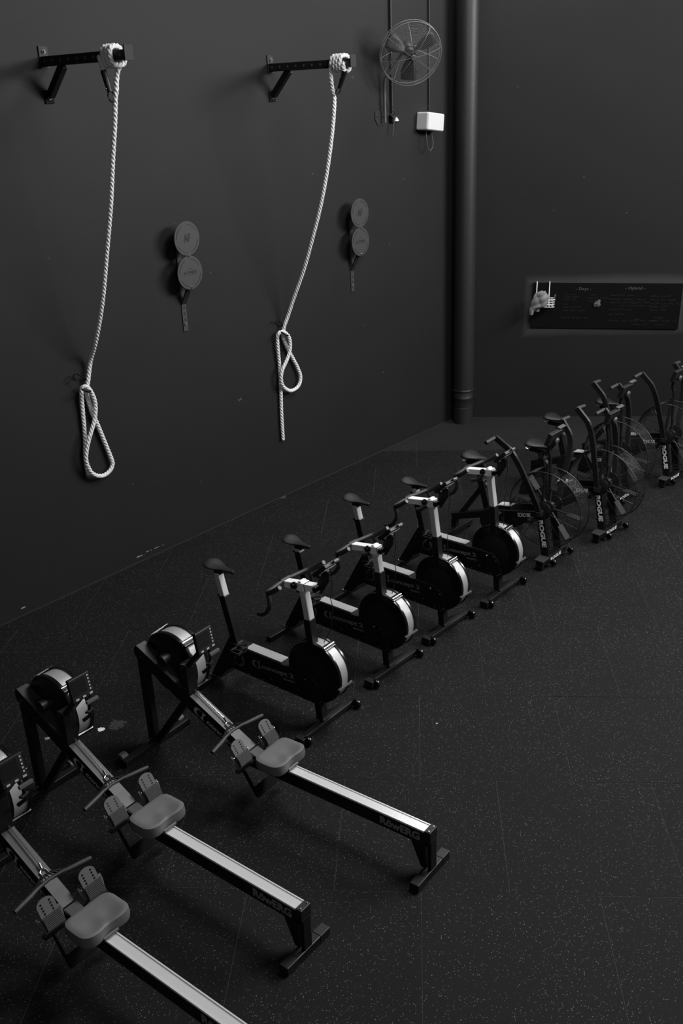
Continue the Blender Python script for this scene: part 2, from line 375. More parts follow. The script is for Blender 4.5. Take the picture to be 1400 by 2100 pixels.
T2 = [(4.200, .10, 2.073), (4.160, .06, 1.935), (4.160, .035, 1.829), (4.216, .035, 1.694), (4.258, .035, 1.62), (4.356, .04, 1.449), (4.395, .045, 1.322), (4.338, .05, 1.233), (4.201, .06, 1.219), (4.076, .075, 1.297), (4.037, .085, 1.391), (4.059, .09, 1.487), (4.152, .09, 1.598), (4.203, .09, 1.702), (4.194, .09, 1.818), (4.128, .08, 1.89), (4.067, .06, 1.88), (4.058, .045, 1.792), (4.076, .035, 1.542), (4.079, .03, 1.376), (4.077, .03, 1.209), (4.066, .03, .956), (4.067, .03, .679)]
D2 = [WP(4.195, .815, 4.46), WP(4.200, .81, 4.36), WP(4.225, .80, 4.26), WP(4.235, .812, 4.185), WP(4.24, .787, 3.993), WP(4.24, .729, 3.708), WP(4.24, .658, 3.437), WP(4.24, .566, 3.156), WP(4.24, .45, 2.865), WP(4.24, .308, 2.536), WP(4.22, .17, 2.246)]
rope('climbing_rope', 4.240, 4.477, .975, .835, 4.0, (WP(4.20, .975, 4.395), WP(4.225, .885, 4.27)), D2, T2,
     'white climbing rope on the bracket by the fan, straight tail hanging below its loop')
for (L1, L2, lab) in (([(1.600, 0, 1.945), (1.575, .03, 1.955), (1.475, .05, 2.03), (1.440, .055, 2.028), (1.425, .06, 1.999), (1.443, .065, 1.975), (1.472, .065, 1.985)],
                  [(1.575, 0, 1.86), (1.56, .05, 1.858), (1.545, .115, 1.862), (1.514, .125, 1.868), (1.466, .12, 1.90)], 'thin black curled steel hooks holding the left rope'),
                 ([(4.200, 0, 1.935), (4.171, .03, 1.950), (4.077, .05, 2.022), (4.05, .055, 2.028), (4.036, .06, 2.018), (4.035, .06, 2.004)],
                  [(4.185, 0, 1.852), (4.17, .05, 1.848), (4.15, .115, 1.850), (4.109, .125, 1.862), (4.049, .12, 1.905)], 'thin black steel hooks holding the rope nearer the fan')):
    t = empty('wall_hook', lab, 'hook')
    MB().tube([WP(*q) for q in L1], .006, 8).build('upper_hook', BLG, t, True)
    MB().tube([WP(*q) for q in L2], .010, 8).build('lower_hook', BLG, t, True)
# ================================================================ wall ball targets
def target(u, z1, z2, zs0, zs1, label):
    t = empty('wall_ball_target', label, 'target', 'double disc throwing targets on the left wall'); o = .14
    for z, r, nm in ((z1, .157, 'upper_disc'), (z2, .157, 'lower_disc')):
        dd = MB().lathe([(0, .006), (r-.003, .006), (r, .003), (r, -.003), (0, -.003)], WP(u, o, z), n, 48).build(nm, TGT, t, True)
        for a0 in (25, 200):
            s = MB().lathe([(r*.80, .0075), (r*.845, .0075)], WP(u, o, z), n, 16, radians(a0), radians(a0+62)); s.build('slot', TGD, dd)
        for a0 in (115, 295):
            MB().lathe([(r*.80, .0068), (r*.84, .0068)], WP(u, o, z), n, 16, radians(a0), radians(a0+62)).build('slot', DKM, dd)
        if nm == 'upper_disc':
            letters('AF', 'lettering', TGD, WP(u-.045, o+.0065, z-.03), d, Z, .085, .075, dd, .045)
        else:
            letters('AF FITNESS', 'lettering', TGD, WP(u-.085, o+.0065, z-.008), d, Z, .165, .026, dd, .01)
            MB().prism([(-.085, -.020), (.085, -.020), (.085, -.017), (-.085, -.017)], WP(u, o+.0065, z), d, Z, .001).build('engraved_line', TGD, dd)
            MB().prism([(-.03, .030), (0, .05), (.03, .030), (.024, .030), (0, .045), (-.024, .030)], WP(u, o+.0065, z), d, Z, .001).build('engraved_peak', TGD, dd)
    for z in ((z1+z2)/2, z2-.135):
        MB().lathe([(0, .012), (.006, .011), (.010, .006), (.010, 0)], WP(u, o+.006, z), n, 12).build('screw', CHR, t, True)
    MB().prism([(-.04, z2-.13), (.04, z2-.13), (.04, z1-.02), (-.04, z1-.02)], WP(u, o-.010, 0), d, Z, .006).build('joining_plate', TGT, t)
    mb = MB(); mb.bar(WP(u, .012, zs1-.02), WP(u, o-.012, z2-.10), .055, .012, d); mb.bar(WP(u, .012, z1-.02), WP(u, o-.012, z1-.02), .055, .012, d)
    mb.build('standoff_arm', BRK, t)
    MB().box(WP(u, .005, (zs0+z1)/2), (.055, .010, z1-zs0+.04), (d, n, Z)).build('wall_strip', TGT, t, bev=.001)
    mb = MB()
    for k in range(4): mb.prism([(-.010, 0), (.010, 0), (.010, .030), (-.010, .030)], WP(u, .0105, zs0+.075+.058*k), d, Z, -.001)
    mb.build('key_hole', TGD, t)
    MB().lathe([(0, .014), (.008, .014), (.010, .006), (.017, .006), (.018, 0)], WP(u, .010, zs0+.045), n, 14).build('bolt', GRY, t, True)
target(2.822, 3.026, 2.712, 2.165, 2.43, 'double disc wall target on the left, between the two ropes, marked AF')
target(5.410, 2.983, 2.672, 2.125, 2.37, 'double disc wall target on the right, below the fan and beyond the second rope')
# ================================================================ wall fan
t = empty('wall_fan', 'large round wire-caged wall fan by the corner pipe', 'fan')
fc = WP(6.045, .40, 4.595); fz = V(.25, -.90, -.40).normalized(); fx = Z.cross(fz).normalized(); fx = V(-fz.y, fz.x, 0).normalized()*1; fy = fz.cross(fx)
fx = -fx if fx.x < 0 else fx; fy = fz.cross(fx).normalized()
if fy.z < 0: fy = -fy
R = .335
def FP(r, a, h): return fc + fx*(r*cos(a)) + fy*(r*sin(a)) + fz*h
def dome(r, top): q = r/R; return top*(1-q**2.6)
hoop = MB()
for h in (-.03, .03): hoop.tube([FP(R, 2*pi*i/60, h) for i in range(60)], .006, 6, closed=True)
hoop.build('guard_hoop', FANM, t, True)
for sgn, nm, top in ((1, 'front_guard', .10), (-1, 'rear_guard', -.13)):
    mb = MB()
    for k in range(22 if sgn > 0 else 10):
        r = .055 + (R-.06)*k/(22 if sgn > 0 else 10)
        mb.tube([FP(r, 2*pi*i/48, sgn*.03+dome(r, top)) for i in range(48)], .0014, 3, closed=True)
    for k in range(8 if sgn > 0 else 14):
        a = 2*pi*k/(8 if sgn > 0 else 14)+.2
        mb.tube([FP(.03+(R-.03)*i/8, a, sgn*.03+dome(.03+(R-.03)*i/8, top)) for i in range(9)], .0022, 4)
    mb.build(nm, FANM, t)
MB().lathe([(0, .008), (.024, .007), (.030, 0), (.030, -.01)], FP(0, 0, .13), fz, 24).build('centre_badge', GRY, t, True)
for k in range(3):
    mb = MB(); vs = []; a0 = 2*pi*k/3+.55
    for i in range(7):
        r = .05+.25*i/6; w = (.22+.55*sin(pi*(.25+.6*i/6)))
        for j in range(5):
            a = a0 + w*(j/4-.5)*1.1; vs.append(FP(r, a, -.02+.05*(j/4-.5)))
    mb.add(vs, [(i*5+j, i*5+j+1, (i+1)*5+j+1, (i+1)*5+j) for i in range(6) for j in range(4)])
    o = mb.build('fan_blade', FANB, t, True); md = o.modifiers.new('thick', 'SOLIDIFY'); md.thickness = .003
MB().lathe([(0, .0), (.05, -.005), (.055, -.02), (.055, -.07), (0, -.07)], FP(0, 0, .03), fz, 24).build('hub', BLP, t, True)
MB().lathe([(.0, -.02), (.06, -.02), (.07, -.05), (.07, -.15), (.05, -.19), (0, -.20)], FP(0, 0, -.03), fz, 24).build('motor', BLP, t, True)
MB().tube([WP(6.03, .05, 3.90), WP(6.03, .05, 4.30), WP(6.03, .065, 4.36), WP(6.05, .14, 4.44), FP(0, 0, -.20)], .016, 12).build('bracket_pipe', GRY, t, True)
MB().prism([(-.10, .115), (.10, .115), (.10, .03), (.055, -.035), (-.055, -.035), (-.10, .03)], WP(6.005, .001, 3.91), d, Z, .008).build('wall_plate', BRK, t)
mb = MB()
for q in (-.05, .05): mb.box(WP(6.005+q, .012, 3.965), (.03, .008, .010), (d, n, Z))
mb.build('plate_screws', TGD, t)
MB().tube([WP(6.045, .06, 4.12), WP(6.075, .05, 4.05), WP(6.12, .04, 4.0), WP(6.17, .05, 3.955), WP(6.18, .08, 3.93)], .004, 6).build('power_lead', BLP, t, True)
# conduits, socket, white box
tag(MB().tube([WP(6.203, .02, 6.9), WP(6.203, .02, 3.985)], .013, 10).build('conduit', BLP, None, True), 'black conduit running down behind the fan to the small socket', 'conduit')
tag(MB().tube([WP(6.945, .02, 6.9), WP(6.945, .02, 4.0)], .010, 10).build('conduit', BLP, None, True), 'black conduit running down to the white box', 'conduit')
t = empty('power_socket', 'small dark square socket box with a plug and dangling leads under the fan', 'socket')
MB().box(WP(6.235, .025, 3.935), (.13, .05, .085), (d, n, Z)).build('socket_box', BLG, t, bev=.004)
MB().box(WP(6.235, .052, 3.935), (.12, .006, .075), (d, n, Z)).build('face_plate', BRK, t, bev=.002)
MB().prism([(-.035, -.02), (.01, -.025), (.035, -.018), (.01, .01), (-.015, .02)], WP(6.235, .056, 3.93), d, Z, .012).build('plug', WHT, t)
MB().tube([WP(6.20, .06, 3.92), WP(6.17, .07, 3.87), WP(6.15, .07, 3.80), WP(6.155, .06, 3.76), WP(6.17, .06, 3.80), WP(6.175, .06, 3.87), WP(6.19, .06, 3.92)], .003, 6).build('loose_lead', GRY, t, True)
MB().tube([WP(6.24, .05, 3.97), WP(6.20, .05, 4.02), WP(6.20, .04, 4.06), WP(6.27, .05, 4.04), WP(6.29, .05, 3.97)], .0035, 6).build('loose_lead', BLP, t, True)
t = empty('electrical_box', 'bright white rounded box on the wall beside the corner pipe', 'box')
rc, rs = cos(radians(-6)), sin(radians(-6)); bu = d*rc+Z*rs; bz = -d*rs+Z*rc; bc = WP(6.875, .083, 3.872)
o = MB().box(bc, (.345, .165, .198), (bu, n, bz)).build('housing', WHT, t, bev=.016)
MB().box(bc+n*.0835, (.325, .006, .180), (bu, n, bz)).build('front_cover', WHT, t, bev=.003)
MB().box(bc+n*.070-bz*.100, (.10, .02, .006), (bu, n, bz)).build('lower_latch', BLP, t)
MB().tube([WP(6.80, .07, 3.79), WP(6.79, .09, 3.70), WP(6.785, .10, 3.62), WP(6.81, .10, 3.565), WP(6.85, .10, 3.55), WP(6.90, .10, 3.585), WP(6.925, .09, 3.65), WP(6.91, .07, 3.78)], .005, 6).build('cable_loop', GRY, t, True)
# ================================================================ blackboard, basket, towel, paper
bx = (Matrix.Rotation(radians(1.5), 3, 'Y') @ V(1, 0, 0)); bxr = V(bx.x, -.030*bx.x, bx.z).normalized(); bn = V(-.030, -1, 0).normalized(); bzv = -bxr.cross(bn); bzv = bzv if bzv.z > 0 else -bzv
bo = V(1.52, yb(1.52)-.012, 1.258)
def BP(x, z, o=0): return bo + bxr*x + bzv*z + bn*o
bw, bh = 1.92, .592
t = empty('blackboard', 'long narrow blackboard covered in faint chalk writing on the back wall', 'blackboard')
MB().prism([(0, 0), (bw, 0), (bw, bh), (0, bh)], BP(0, 0), bxr, bzv, .012).build('board', BRD, t)
def scribble(x, z, w, h, m=CHALK2):
    mb = MB(); k = max(4, int(w/.018)); pts = []
    xx = 0
    while xx < w:
        L = random.uniform(.05, .14); q = int(L/.010)
        seg = [BP(x+xx+L*i/q+random.uniform(-.003, .003), z+random.choice((0, .3, .6, 1))*h*random.uniform(.5, 1), .0135) for i in range(q+1)]
        for a_, b_ in zip(seg[:-1], seg[1:]): mb.bar(a_, b_, .0012, .0035, bn)
        xx += L+.03
    return mb
def chalk(x, z, s, w, h, m=CHALK): return letters(s, 'chalk_heading', m, BP(x, z, .0128), bxr, bzv, w, h, t, .01)
chalk(.56, .49, '- Days -', .20, .045); chalk(1.19, .50, '- Hybrid -', .26, .05)
mb = MB()
for (x, z, w) in [(.42, .435, .10), (.42, .40, .16), (.42, .365, .17), (.41, .31, .06), (.41, .27, .26), (.41, .225, .20), (.40, .13, .34), (.76, .43, .08), (.72, .39, .20), (.74, .35, .14),
                  (1.01, .43, .10), (1.13, .43, .16), (1.01, .375, .36), (1.01, .335, .46), (1.14, .295, .42), (1.01, .24, .24), (1.01, .185, .17), (1.02, .095, .30), (1.34, .115, .08), (1.42, .10, .12), (1.33, .05, .14),
                  (1.52, .42, .26), (1.52, .375, .34), (1.52, .325, .36), (1.53, .285, .20), (1.53, .24, .16), (1.55, .10, .32), (1.60, .14, .08), (1.62, .05, .12)]:
    s = scribble(x, z, w, .020); mb.add(s.v, s.f)
mb.build('chalk_writing', CHALK2, t, kind='stuff')
t = empty('wire_basket', 'small white wire basket hung over the left end of the blackboard', 'basket')
mb = MB()
for x in (.055, .218): mb.tube([BP(x, .60, -.01), BP(x, .603, .012), BP(x, .59, .024), BP(x, .30, .03)], .0065, 8)
mb.build('hanger_rod', WIRE, t, True)
mb = MB()
for z in (.30, .335, .365, .395): 
    mb.tube([BP(.03, z, .02), BP(.03, z, .13), BP(.05, z, .15), BP(.26, z, .15), BP(.285, z, .13), BP(.285, z, .02)], .0042 if z < .39 else .006, 6, closed=True)
mb.build('basket_hoop', WIRE, t, True)
mb = MB()
for x in (.06, .10, .14, .18, .22, .26): mb.tube([BP(x, .395, .15), BP(x, .30, .15), BP(x, .298, .02), BP(x, .395, .02)], .0035, 6)
mb.build('basket_wire', WIRE, t, True)
tag(MB().tube([BP(.26, .32, .08), BP(.285, .42, .09), BP(.295, .455, .09)], .012, 8).build('chalk_marker', GRY, None, True), 'short grey marker standing in the wire basket', 'marker')
# towel: a folded draped cloth
def towel():
    def lerp(T, z):
        for (a, x), (b, y) in zip(T[:-1], T[1:]):
            if a >= z >= b: return x+(y-x)*(a-z)/(a-b)
        return T[-1][1]
    LT = [(.52, .112), (.48, .035), (.455, .012), (.40, -.008), (.34, -.020), (.27, -.027), (.20, -.026)]
    RT = [(.52, .138), (.48, .168), (.43, .205), (.38, .186), (.32, .172), (.305, .10), (.28, .042), (.24, .020), (.20, .008)]
    LT2 = [(.34, .040), (.235, .046)]; RT2 = [(.34, .10), (.235, .086)]
    mb = MB()
    for (A, B, z0, z1, nz, base) in ((LT, RT, .52, .20, 30, 0), (LT2, RT2, .34, .235, 9, -.03)):
        nx = 20; vs = []
        for i in range(nz):
            z = z0+(z1-z0)*i/(nz-1); l, r = lerp(A, z), lerp(B, z)
            for j in range(nx):
                q = j/(nx-1); x = l+(r-l)*q
                o = .172+base - .055*(max(0, .42-z)/.22) + .030*sin(pi*q)
                o += .012*abs(sin(26*x+20*z+1.2*sin(9*z))) + .010*abs(sin(34*(z-.5*x)+2))
                vs.append(BP(x, z+.006*sin(40*x), max(.03, o)))
        mb.add(vs, [(i*nx+j, i*nx+j+1, (i+1)*nx+j+1, (i+1)*nx+j) for i in range(nz-1) for j in range(nx-1)])
    o = mb.build('towel', TOW, None, True); q = o.modifiers.new('thick', 'SOLIDIFY'); q.thickness = .012; q.offset = -1
    return o
tag(towel(), 'crumpled grey towel draped over the white wire basket', 'towel')
mb = MB(); vs = []; pl = [(0, .03), (.02, .05), (.045, .045), (.04, .01), (.05, -.02), (.03, -.045), (0, -.04), (-.035, -.045), (-.04, -.01), (-.02, .02)]
vs = [BP(.845+x, .33+z, .022+random.uniform(-.006, .014)) for x, z in pl]+[BP(.845, .33, .042)]
mb.add(vs, [(i, (i+1) % 10, 10) for i in range(10)]); mb.add([BP(.845+x, .33+z, .0125) for x, z in pl], [tuple(range(10))])
tag(mb.build('cloth_scrap', PAPER), 'small pale crumpled scrap stuck on the blackboard', 'scrap')
# ================================================================ rowing machines
def side_profile(mb, poly, y0, y1): return mb.prism(poly, V(0, y1, 0), X, Z, (y1-y0))     # extrudes towards -y
def enclosure(t, cx, cz, r, yn, yf, a0, a1, nm='flywheel_housing'):
    """ drum with dark side discs, bright perforated band between two rims; angles from +z towards +x """
    s = 1 if yf > yn else -1; w = abs(yf-yn); c = V(cx, yn, cz); ax = V(0, s, 0)
    # lathe angle direction: U=z, Q=ax x z -> (s) x ... map so that positive angle goes to +x
    sg = 1 if s > 0 else -1
    h = MB().lathe([(0, -.012), (r*.45, -.010), (r*.62, 0), (r*.93, .004), (r*.93, w-.004), (r*.6, w), (0, w)], c, ax, 48).build(nm, BLP, t, True)
    MB().lathe([(r*.93, .000), (r*.985, .004), (r, .012), (r, w*.20), (r*.955, w*.22), (r*.93, w*.20)], c, ax, 56).build('rim', BLG, h, True)
    MB().lathe([(r*.93, w*.80), (r*.955, w*.80), (r, w*.82), (r, w-.010), (r*.93, w)], c, ax, 56).build('rim', BLG, h, True)
    mb = MB(); mb.lathe([(r*.95, w*.20), (r*.965, w*.20), (r*.965, w*.80), (r*.95, w*.80)], c, ax, 40, *(sorted((sg*a0, sg*a1))))
    mb.build('vent_band', SILB, h, True)
    mb = MB()
    for k in range(9):
        a = sg*(a0+(a1-a0)*0) + 2*pi*k/9
    return h
def make_rower():
    t = empty('rowing_machine', 'x', 'rowing machine', 'rowing machines set side by side')
    # front stand
    MB().bar((0, -.305, .03), (0, .305, .03), .055, .045, X).build('front_foot', BLK, t, bev=.006)
    for s in (-1, 1):
        MB().lathe([(.018, -.030), (.036, -.026), (.038, 0), (.036, .026), (.018, .030)], (-.048, s*.272, .038), Y, 20).build('caster', GRY, t, True)
        MB().box((-.012, s*.305, .03), (.085, .012, .05)).build('foot_cap', BLP, t, bev=.003)
    MB().bar((-.015, 0, .045), (-.028, 0, .74), .052, .072, Y).build('leg', BLK, t, bev=.006)
    MB().bar((.022, 0, .045), (.362, 0, .50), .046, .050, Y).build('leg', BLK, t, bev=.006)
    MB().prism([(-.045, -.035), (.045, -.035), (.045, .035), (-.045, .035)], (0, 0, .053), X, Y, .006).build('foot_plate', DKM, t)
    mb = MB()
    for y in (-.045, -.02): mb.lathe([(0, .008), (.006, .006), (.007, 0)], (-.02-y*.2, y-.012, .058), Z, 8)
    mb.build('foot_bolt', CHR, t)
    # main beam
    prof = [(-.045, .812), (-.062, .795), (-.068, .76), (-.055, .725), (-.015, .690), (.42, .468), (.86, .262), (.94, .235), (.94, .318), (.90, .340), (.40, .590), (-.02, .806)]
    bm = side_profile(MB(), prof, -.040, .040).build('main_beam', BLK, t, bev=.004)
    def lit_top(x0, x1, zo=0):
        f = lambda x: .806-.494*(x+.02) + zo
        return MB().prism([(x0, f(x0)-.002), (x0, f(x0)+.004), (x1, f(x1)+.004), (x1, f(x1)-.002)], (0, .040, 0), X, Z, .080)
    lit_top(-.035, .385).build('lit_beam_top', BEAMTOP, bm)  # thin sheets carry the overhead light on the beam as a paler grey
    lit_top(.440, .925).build('lit_beam_top', BEAMTOP, bm)
    ez = lambda x: .806-.494*(x+.02)
    dr = V(1, 0, -.494).normalized(); du = V(.494, 0, 1).normalized()
    emblem(LETR, V(.455, -.0405, ez(.455)-.098), dr, du, .105, .062, bm)
    letters('concept 2', 'side_lettering', LETR, V(.565, -.0405, ez(.565)-.102), dr, du, .30, .048, bm, .03, .95)
    # bolts on the near side
    mb = MB()
    for (x, z) in [(-.003, .743), (.406, .729), (.405, .633), (.407, .571), (.407, .495), (.353, .511), (.40, .79)]:
        mb.lathe([(0, .004), (.005, .003), (.006, 0)], (x, -.042 if x != .40 else -.046, z), -Y, 8)
    mb.build('frame_bolt', CHR, t)
    # mast and monitor
    MB().box((.405, 0, .655), (.066, .090, .31)).build('mast', BLK, t, bev=.006)
    MB().bar((.415, .0, .785), (.545, .025, .945), .060, .034, Y).build('monitor_arm', BLK, t, bev=.008)
    MB().bar((.385, -.040, .80), (.44, .02, .80), .03, .012, Z).build('arm_hinge', CHR, t, bev=.003)
    mon = MB().box((.553, .028, 1.012), (.030, .150, .150), (V(1, 0, .18).normalized(), Y, V(-.18, 0, 1).normalized())).build('monitor', BLP, t, bev=.006)
    ax = (V(1, 0, .18).normalized(), Y, V(-.18, 0, 1).normalized()); mc = V(.553, .028, 1.012)
    MB().box(mc+ax[0]*.0155+ax[2]*.012-ax[1]*.012, (.002, .100, .095), ax).build('screen', SCR, mon)
    mb = MB()
    for k in range(5): mb.box(mc+ax[0]*.0165+ax[1]*.058+ax[2]*(.055-.022*k), (.003, .010, .010), ax)
    for k in range(3): mb.box(mc+ax[0]*.0165+ax[1]*(-.045+.05*k)+ax[2]*-.060, (.003, .022, .011), ax)
    mb.build('button', BTN, mon, kind='stuff')
    MB().box(mc+ax[0]*.02-ax[2]*.105+ax[1]*.045, (.02, .085, .022), ax).build('device_ledge', GRY, mon, bev=.003)
    MB().tube([mc-ax[2]*.07+ax[1]*.02, mc+V(-.02, .06, -.16), mc+V(-.05, .075, -.26), mc+V(-.09, .05, -.30)], .012, 8).build('holder_arm', BLP, mon, True)
    MB().box(mc+V(-.03, .06, -.21), (.03, .055, .014), (V(.9, .3, .2).normalized(), V(-.3, .9, 0).normalized(), Z)).build('holder_clip', DKM, mon, bev=.003)
    # flywheel
    h = enclosure(t, .185, .70, .232, .045, .200, radians(-38), radians(128))
    for k in range(1):
        # two chrome tubes lying across the band
        for q in (34, 41):
            a = radians(q); MB().cyl((.185+.238*sin(a), .05, .70+.238*cos(a)), (.185+.238*sin(a), .175, .70+.238*cos(a)), .013, 12).build('cross_tube', CHR if q == 34 else BLG, h, True)
        a = radians(-38); p = V(.185+.236*sin(a), .05, .70+.236*cos(a))
        MB().tube([p, p+V(.004, .14, .012), p+V(-.014, .14, -.006), p+V(-.016, 0, -.012)], .005, 6).build('band_clip', CHR, h, True)
        a = radians(128); p = V(.185+.236*sin(a), .05, .70+.236*cos(a))
        MB().box(p+V(0, .07, 0), (.03, .15, .014), (V(.6, 0, .8), Y, V(-.8, 0, .6))).build('band_foot', BLG, h, bev=.003)
        a = radians(60); MB().box((.185+.232*sin(a), .205, .70+.232*cos(a)), (.05, .02, .03), (V(sin(a+pi/2), 0, cos(a+pi/2)), Y, V(sin(a), 0, cos(a)))).build('damper_lug', BLG, h, bev=.006)
    MB().lathe([(0, -.004), (.018, -.004), (.028, .004), (.030, .03)], (.150, -.064, .672), Y, 20).build('frame_knob', BLG, t, True)
    MB().cyl((.205, -.045, .772), (.205, .045, .772), .040, 20).build('cord_drum', BLP, t, True)
    for q in (.015, .03): MB().bar((.26, q, .695), (.385, q, .632), .005, .005, Y).build('guide_rod', DKM, t)
    # chain, hook, handle
    mb = MB(); a_, b_ = V(.425, .012, .607), V(.695, .006, .479); k = 46
    for i in range(k):
        p = a_.lerp(b_, i/k); q = a_.lerp(b_, (i+.85)/k)
        mb.bar(p, q, .010 if i % 2 else .006, .005 if i % 2 else .008, Y)
    mb.build('chain', CHR, t)
    hd = MB().tube([(.812, -.245, .410), (.803, -.20, .411), (.790, -.13, .414), (.777, -.075, .418), (.770, 0, .42), (.777, .075, .418), (.790, .13, .414), (.803, .20, .411), (.812, .245, .410)],
              [.013, .0155, .015, .011, .010, .011, .015, .0155, .013], 12).build('handle', GRP, t, True)
    mb = MB()
    for s in (-1, 1):
        for (ya, xa, yb_, xb) in ((.125, .785, .030, .742), (.095, .780, .045, .752), (.070, .776, .036, .750), (.040, .771, .022, .745), (.012, .770, .008, .745)):
            mb.bar((xa, s*ya, .417), (xb, s*yb_, .434), .010, .004, Z)
    mb.bar((.745, -.034, .434), (.745, .034, .434), .012, .010, Z)
    mb.build('handle_web', BLP, hd, True)
    mb = MB(); mb.tube([(.750, -.020, .436), (.722, -.019, .452), (.712, 0, .458), (.722, .019, .452), (.750, .020, .436)], .0042, 8); mb.tube([(.690, .006, .482), (.716, 0, .463)], .007, 8)
    mb.build('u_bolt', CHR, hd, True)
    MB().box((.705, -.0, .437), (.05, .05, .022), (dr, Y, du)).build('handle_hook', BLP, t, bev=.006)
    # foot boards
    tt = V(.54, 0, -.84).normalized(); nn_ = V(.84, 0, .54).normalized()
    for s in (-1, 1):
        o = V(.905, s*.132, .455)
        def Q(a, b, c): return o + Y*a + tt*b + nn_*c
        base = MB().prism([(-.075, .062), (-.075, .095), (-.060, .158), (.060, .158), (.075, .095), (.075, .062)], Q(0, 0, -.006), Y, tt, .010 if True else 0).build('foot_board', GRY, t, bev=.002)
        pts = [(-.052, .10), (-.052, .02)]+[(.052*-cos(x)*1.0, .02-.034*sin(x)) for x in [pi*i/8 for i in range(1, 8)]]+[(.052, .02), (.052, .10)]
        fl_ = MB().prism(pts, Q(0, 0, .004), Y, tt, -.007).build('sliding_heel_plate', GRY, base)
        mb = MB()
        for yy in (-.026, .026):
            for k in range(5): mb.lathe([(0, 0), (.0058, 0)], Q(yy, .012+.0165*k, .0122), nn_, 10)
        mb.build('adjustment_hole', TGD, fl_)
        sp = MB()
        for k in range(8): sp.box(Q(0, .082+.0085*k, .016+.003*sin(pi*k/7)), (.105, .0068, .008), (Y, tt, nn_))
        sp.build('ribbed_strap', GRP, base, bev=.001)
        MB().box(Q(0, .112, .009), (.112, .074, .010), (Y, tt, nn_)).build('strap_pad', BLP, base)
        for yy in (-.066, .066): MB().lathe([(0, .004), (.004, .003), (.0045, 0)], Q(yy, .078, .004), nn_, 8).build('rivet', CHR, base)
        MB().prism([(.94, .33), (1.00, .29), (1.095, .125), (1.075, .115), (.97, .27), (.92, .31)], V(0, s*.150+.003, 0), X, Z, .006).build('side_plate', RBK, t)
        MB().lathe([(0, .004), (.005, .003), (.005, 0)], (1.082, s*.150-.004 if s < 0 else s*.150+.004, .128), Y*s, 8).build('plate_bolt', CHR, t)
    MB().prism([(1.045, .175), (1.095, .128), (1.090, .118), (1.040, .165)], V(0, .148, 0), X, Z, .296).build('cross_plate', RBK, t)
    MB().bar((.935, 0, .340), (1.005, 0, .318), .082, .006, Y).build('centre_tray', BEAMTOP, t, bev=.002)
    MB().bar((.975, -.205, .300), (.975, .205, .300), .03, .014, X).build('cross_bar', BLK, t)
    # rail
    rl = MB().box((1.575, 0, .268), (1.35, .068, .094)).build('monorail', BLK, t, bev=.002)
    MB().box((1.575, 0, .3175), (1.35, .075, .006)).build('rail_track', SIL, rl)
    for s in (-1, 1): MB().box((1.575, s*.0325, .3225), (1.35, .0075, .005)).build('rail_lip', LIP, rl)
    MB().box((1.90, 0, .219), (.75, .05, .008)).build('underside_strip', BLG, rl)
    letters('R\u00f6wERG', 'side_lettering', LET, V(1.945, -.0347, .242), X, Z, .275, .056, rl, .04, 1.0)
    MB().box((2.271, 0, .290), (.042, .080, .078)).build('end_cap', BLP, t, bev=.004)
    mb = MB()
    for s in (-1, 1): mb.lathe([(0, .005), (.005, .004), (.007, 0)], (2.275, s*.026, .329), Z, 8)
    mb.build('cap_bolt', CHR, t)
    MB().box((2.281, 0, .147), (.024, .062, .230)).build('rear_leg', BLK, t, bev=.003)
    MB().prism([(2.150, .222), (2.245, .222), (2.258, .05), (2.222, .05)], V(0, .028, 0), X, Z, .056).build('rear_brace', BLK, t, bev=.002)
    rf = MB().box((2.268, 0, .027), (.056, .350, .050)).build('rear_foot', BLK, t, bev=.005)
    for s in (-1, 1): MB().box((2.268, s*.135, .030), (.060, .082, .050)).build('foot_cap', BLP, rf, bev=.004)
    # seat
    mb = MB(); nr, na = 9, 40; vs = []
    def outl(a):
        e = 4.6; r = (abs(cos(a)/.108)**e+abs(sin(a)/.148)**e)**(-1/e); x, y = r*cos(a), r*sin(a)
        if x > 0: x -= .020*math.exp(-(y/.05)**2)*(x/.108)
        return x, y
    for i in range(nr):
        q = (i+1)/nr
        for k in range(na):
            x, y = outl(2*pi*k/na); x *= q; y *= q
            dip = .006*(math.exp(-((x-.03)/.05)**2-((abs(y)-.055)/.035)**2)) + .008*math.exp(-((x-.10)/.03)**2-(y/.03)**2)
            vs.append((x, y, .028+.012*(x/.1)**2*(1 if x > 0 else .2)+.010*(abs(y)/.14)**2-dip-(.008 if i == nr-1 else 0)))
    for (q, z) in ((1.03, -.004), (1.0, -.030), (.8, -.036)):
        for k in range(na): x, y = outl(2*pi*k/na); vs.append((x*q, y*q, z))
    R_ = nr+3; vs.append((0, 0, .028)); vs.append((0, 0, -.036))
    fs = [(i*na+k, i*na+(k+1) % na, (i+1)*na+(k+1) % na, (i+1)*na+k) for i in range(R_-1) for k in range(na)]
    fs += [(R_*na, k, (k+1) % na) for k in range(na)] + [(R_*na+1, (R_-1)*na+(k+1) % na, (R_-1)*na+k) for k in range(na)]
    mb.add(vs, fs); mb.xf(Matrix.Translation((1.165, 0, .372)))
    st = mb.build('seat', SEAT, t, True)
    MB().box((1.165, 0, .330), (.19, .088, .016)).build('seat_carriage', BLP, st, bev=.003)
    for xx in (1.08, 1.262): MB().cyl((xx, -.046, .338), (xx, .046, .338), .011, 12).build('roller', BLG if xx < 1.2 else GRY, st, True)
    return t
rw = make_rower()
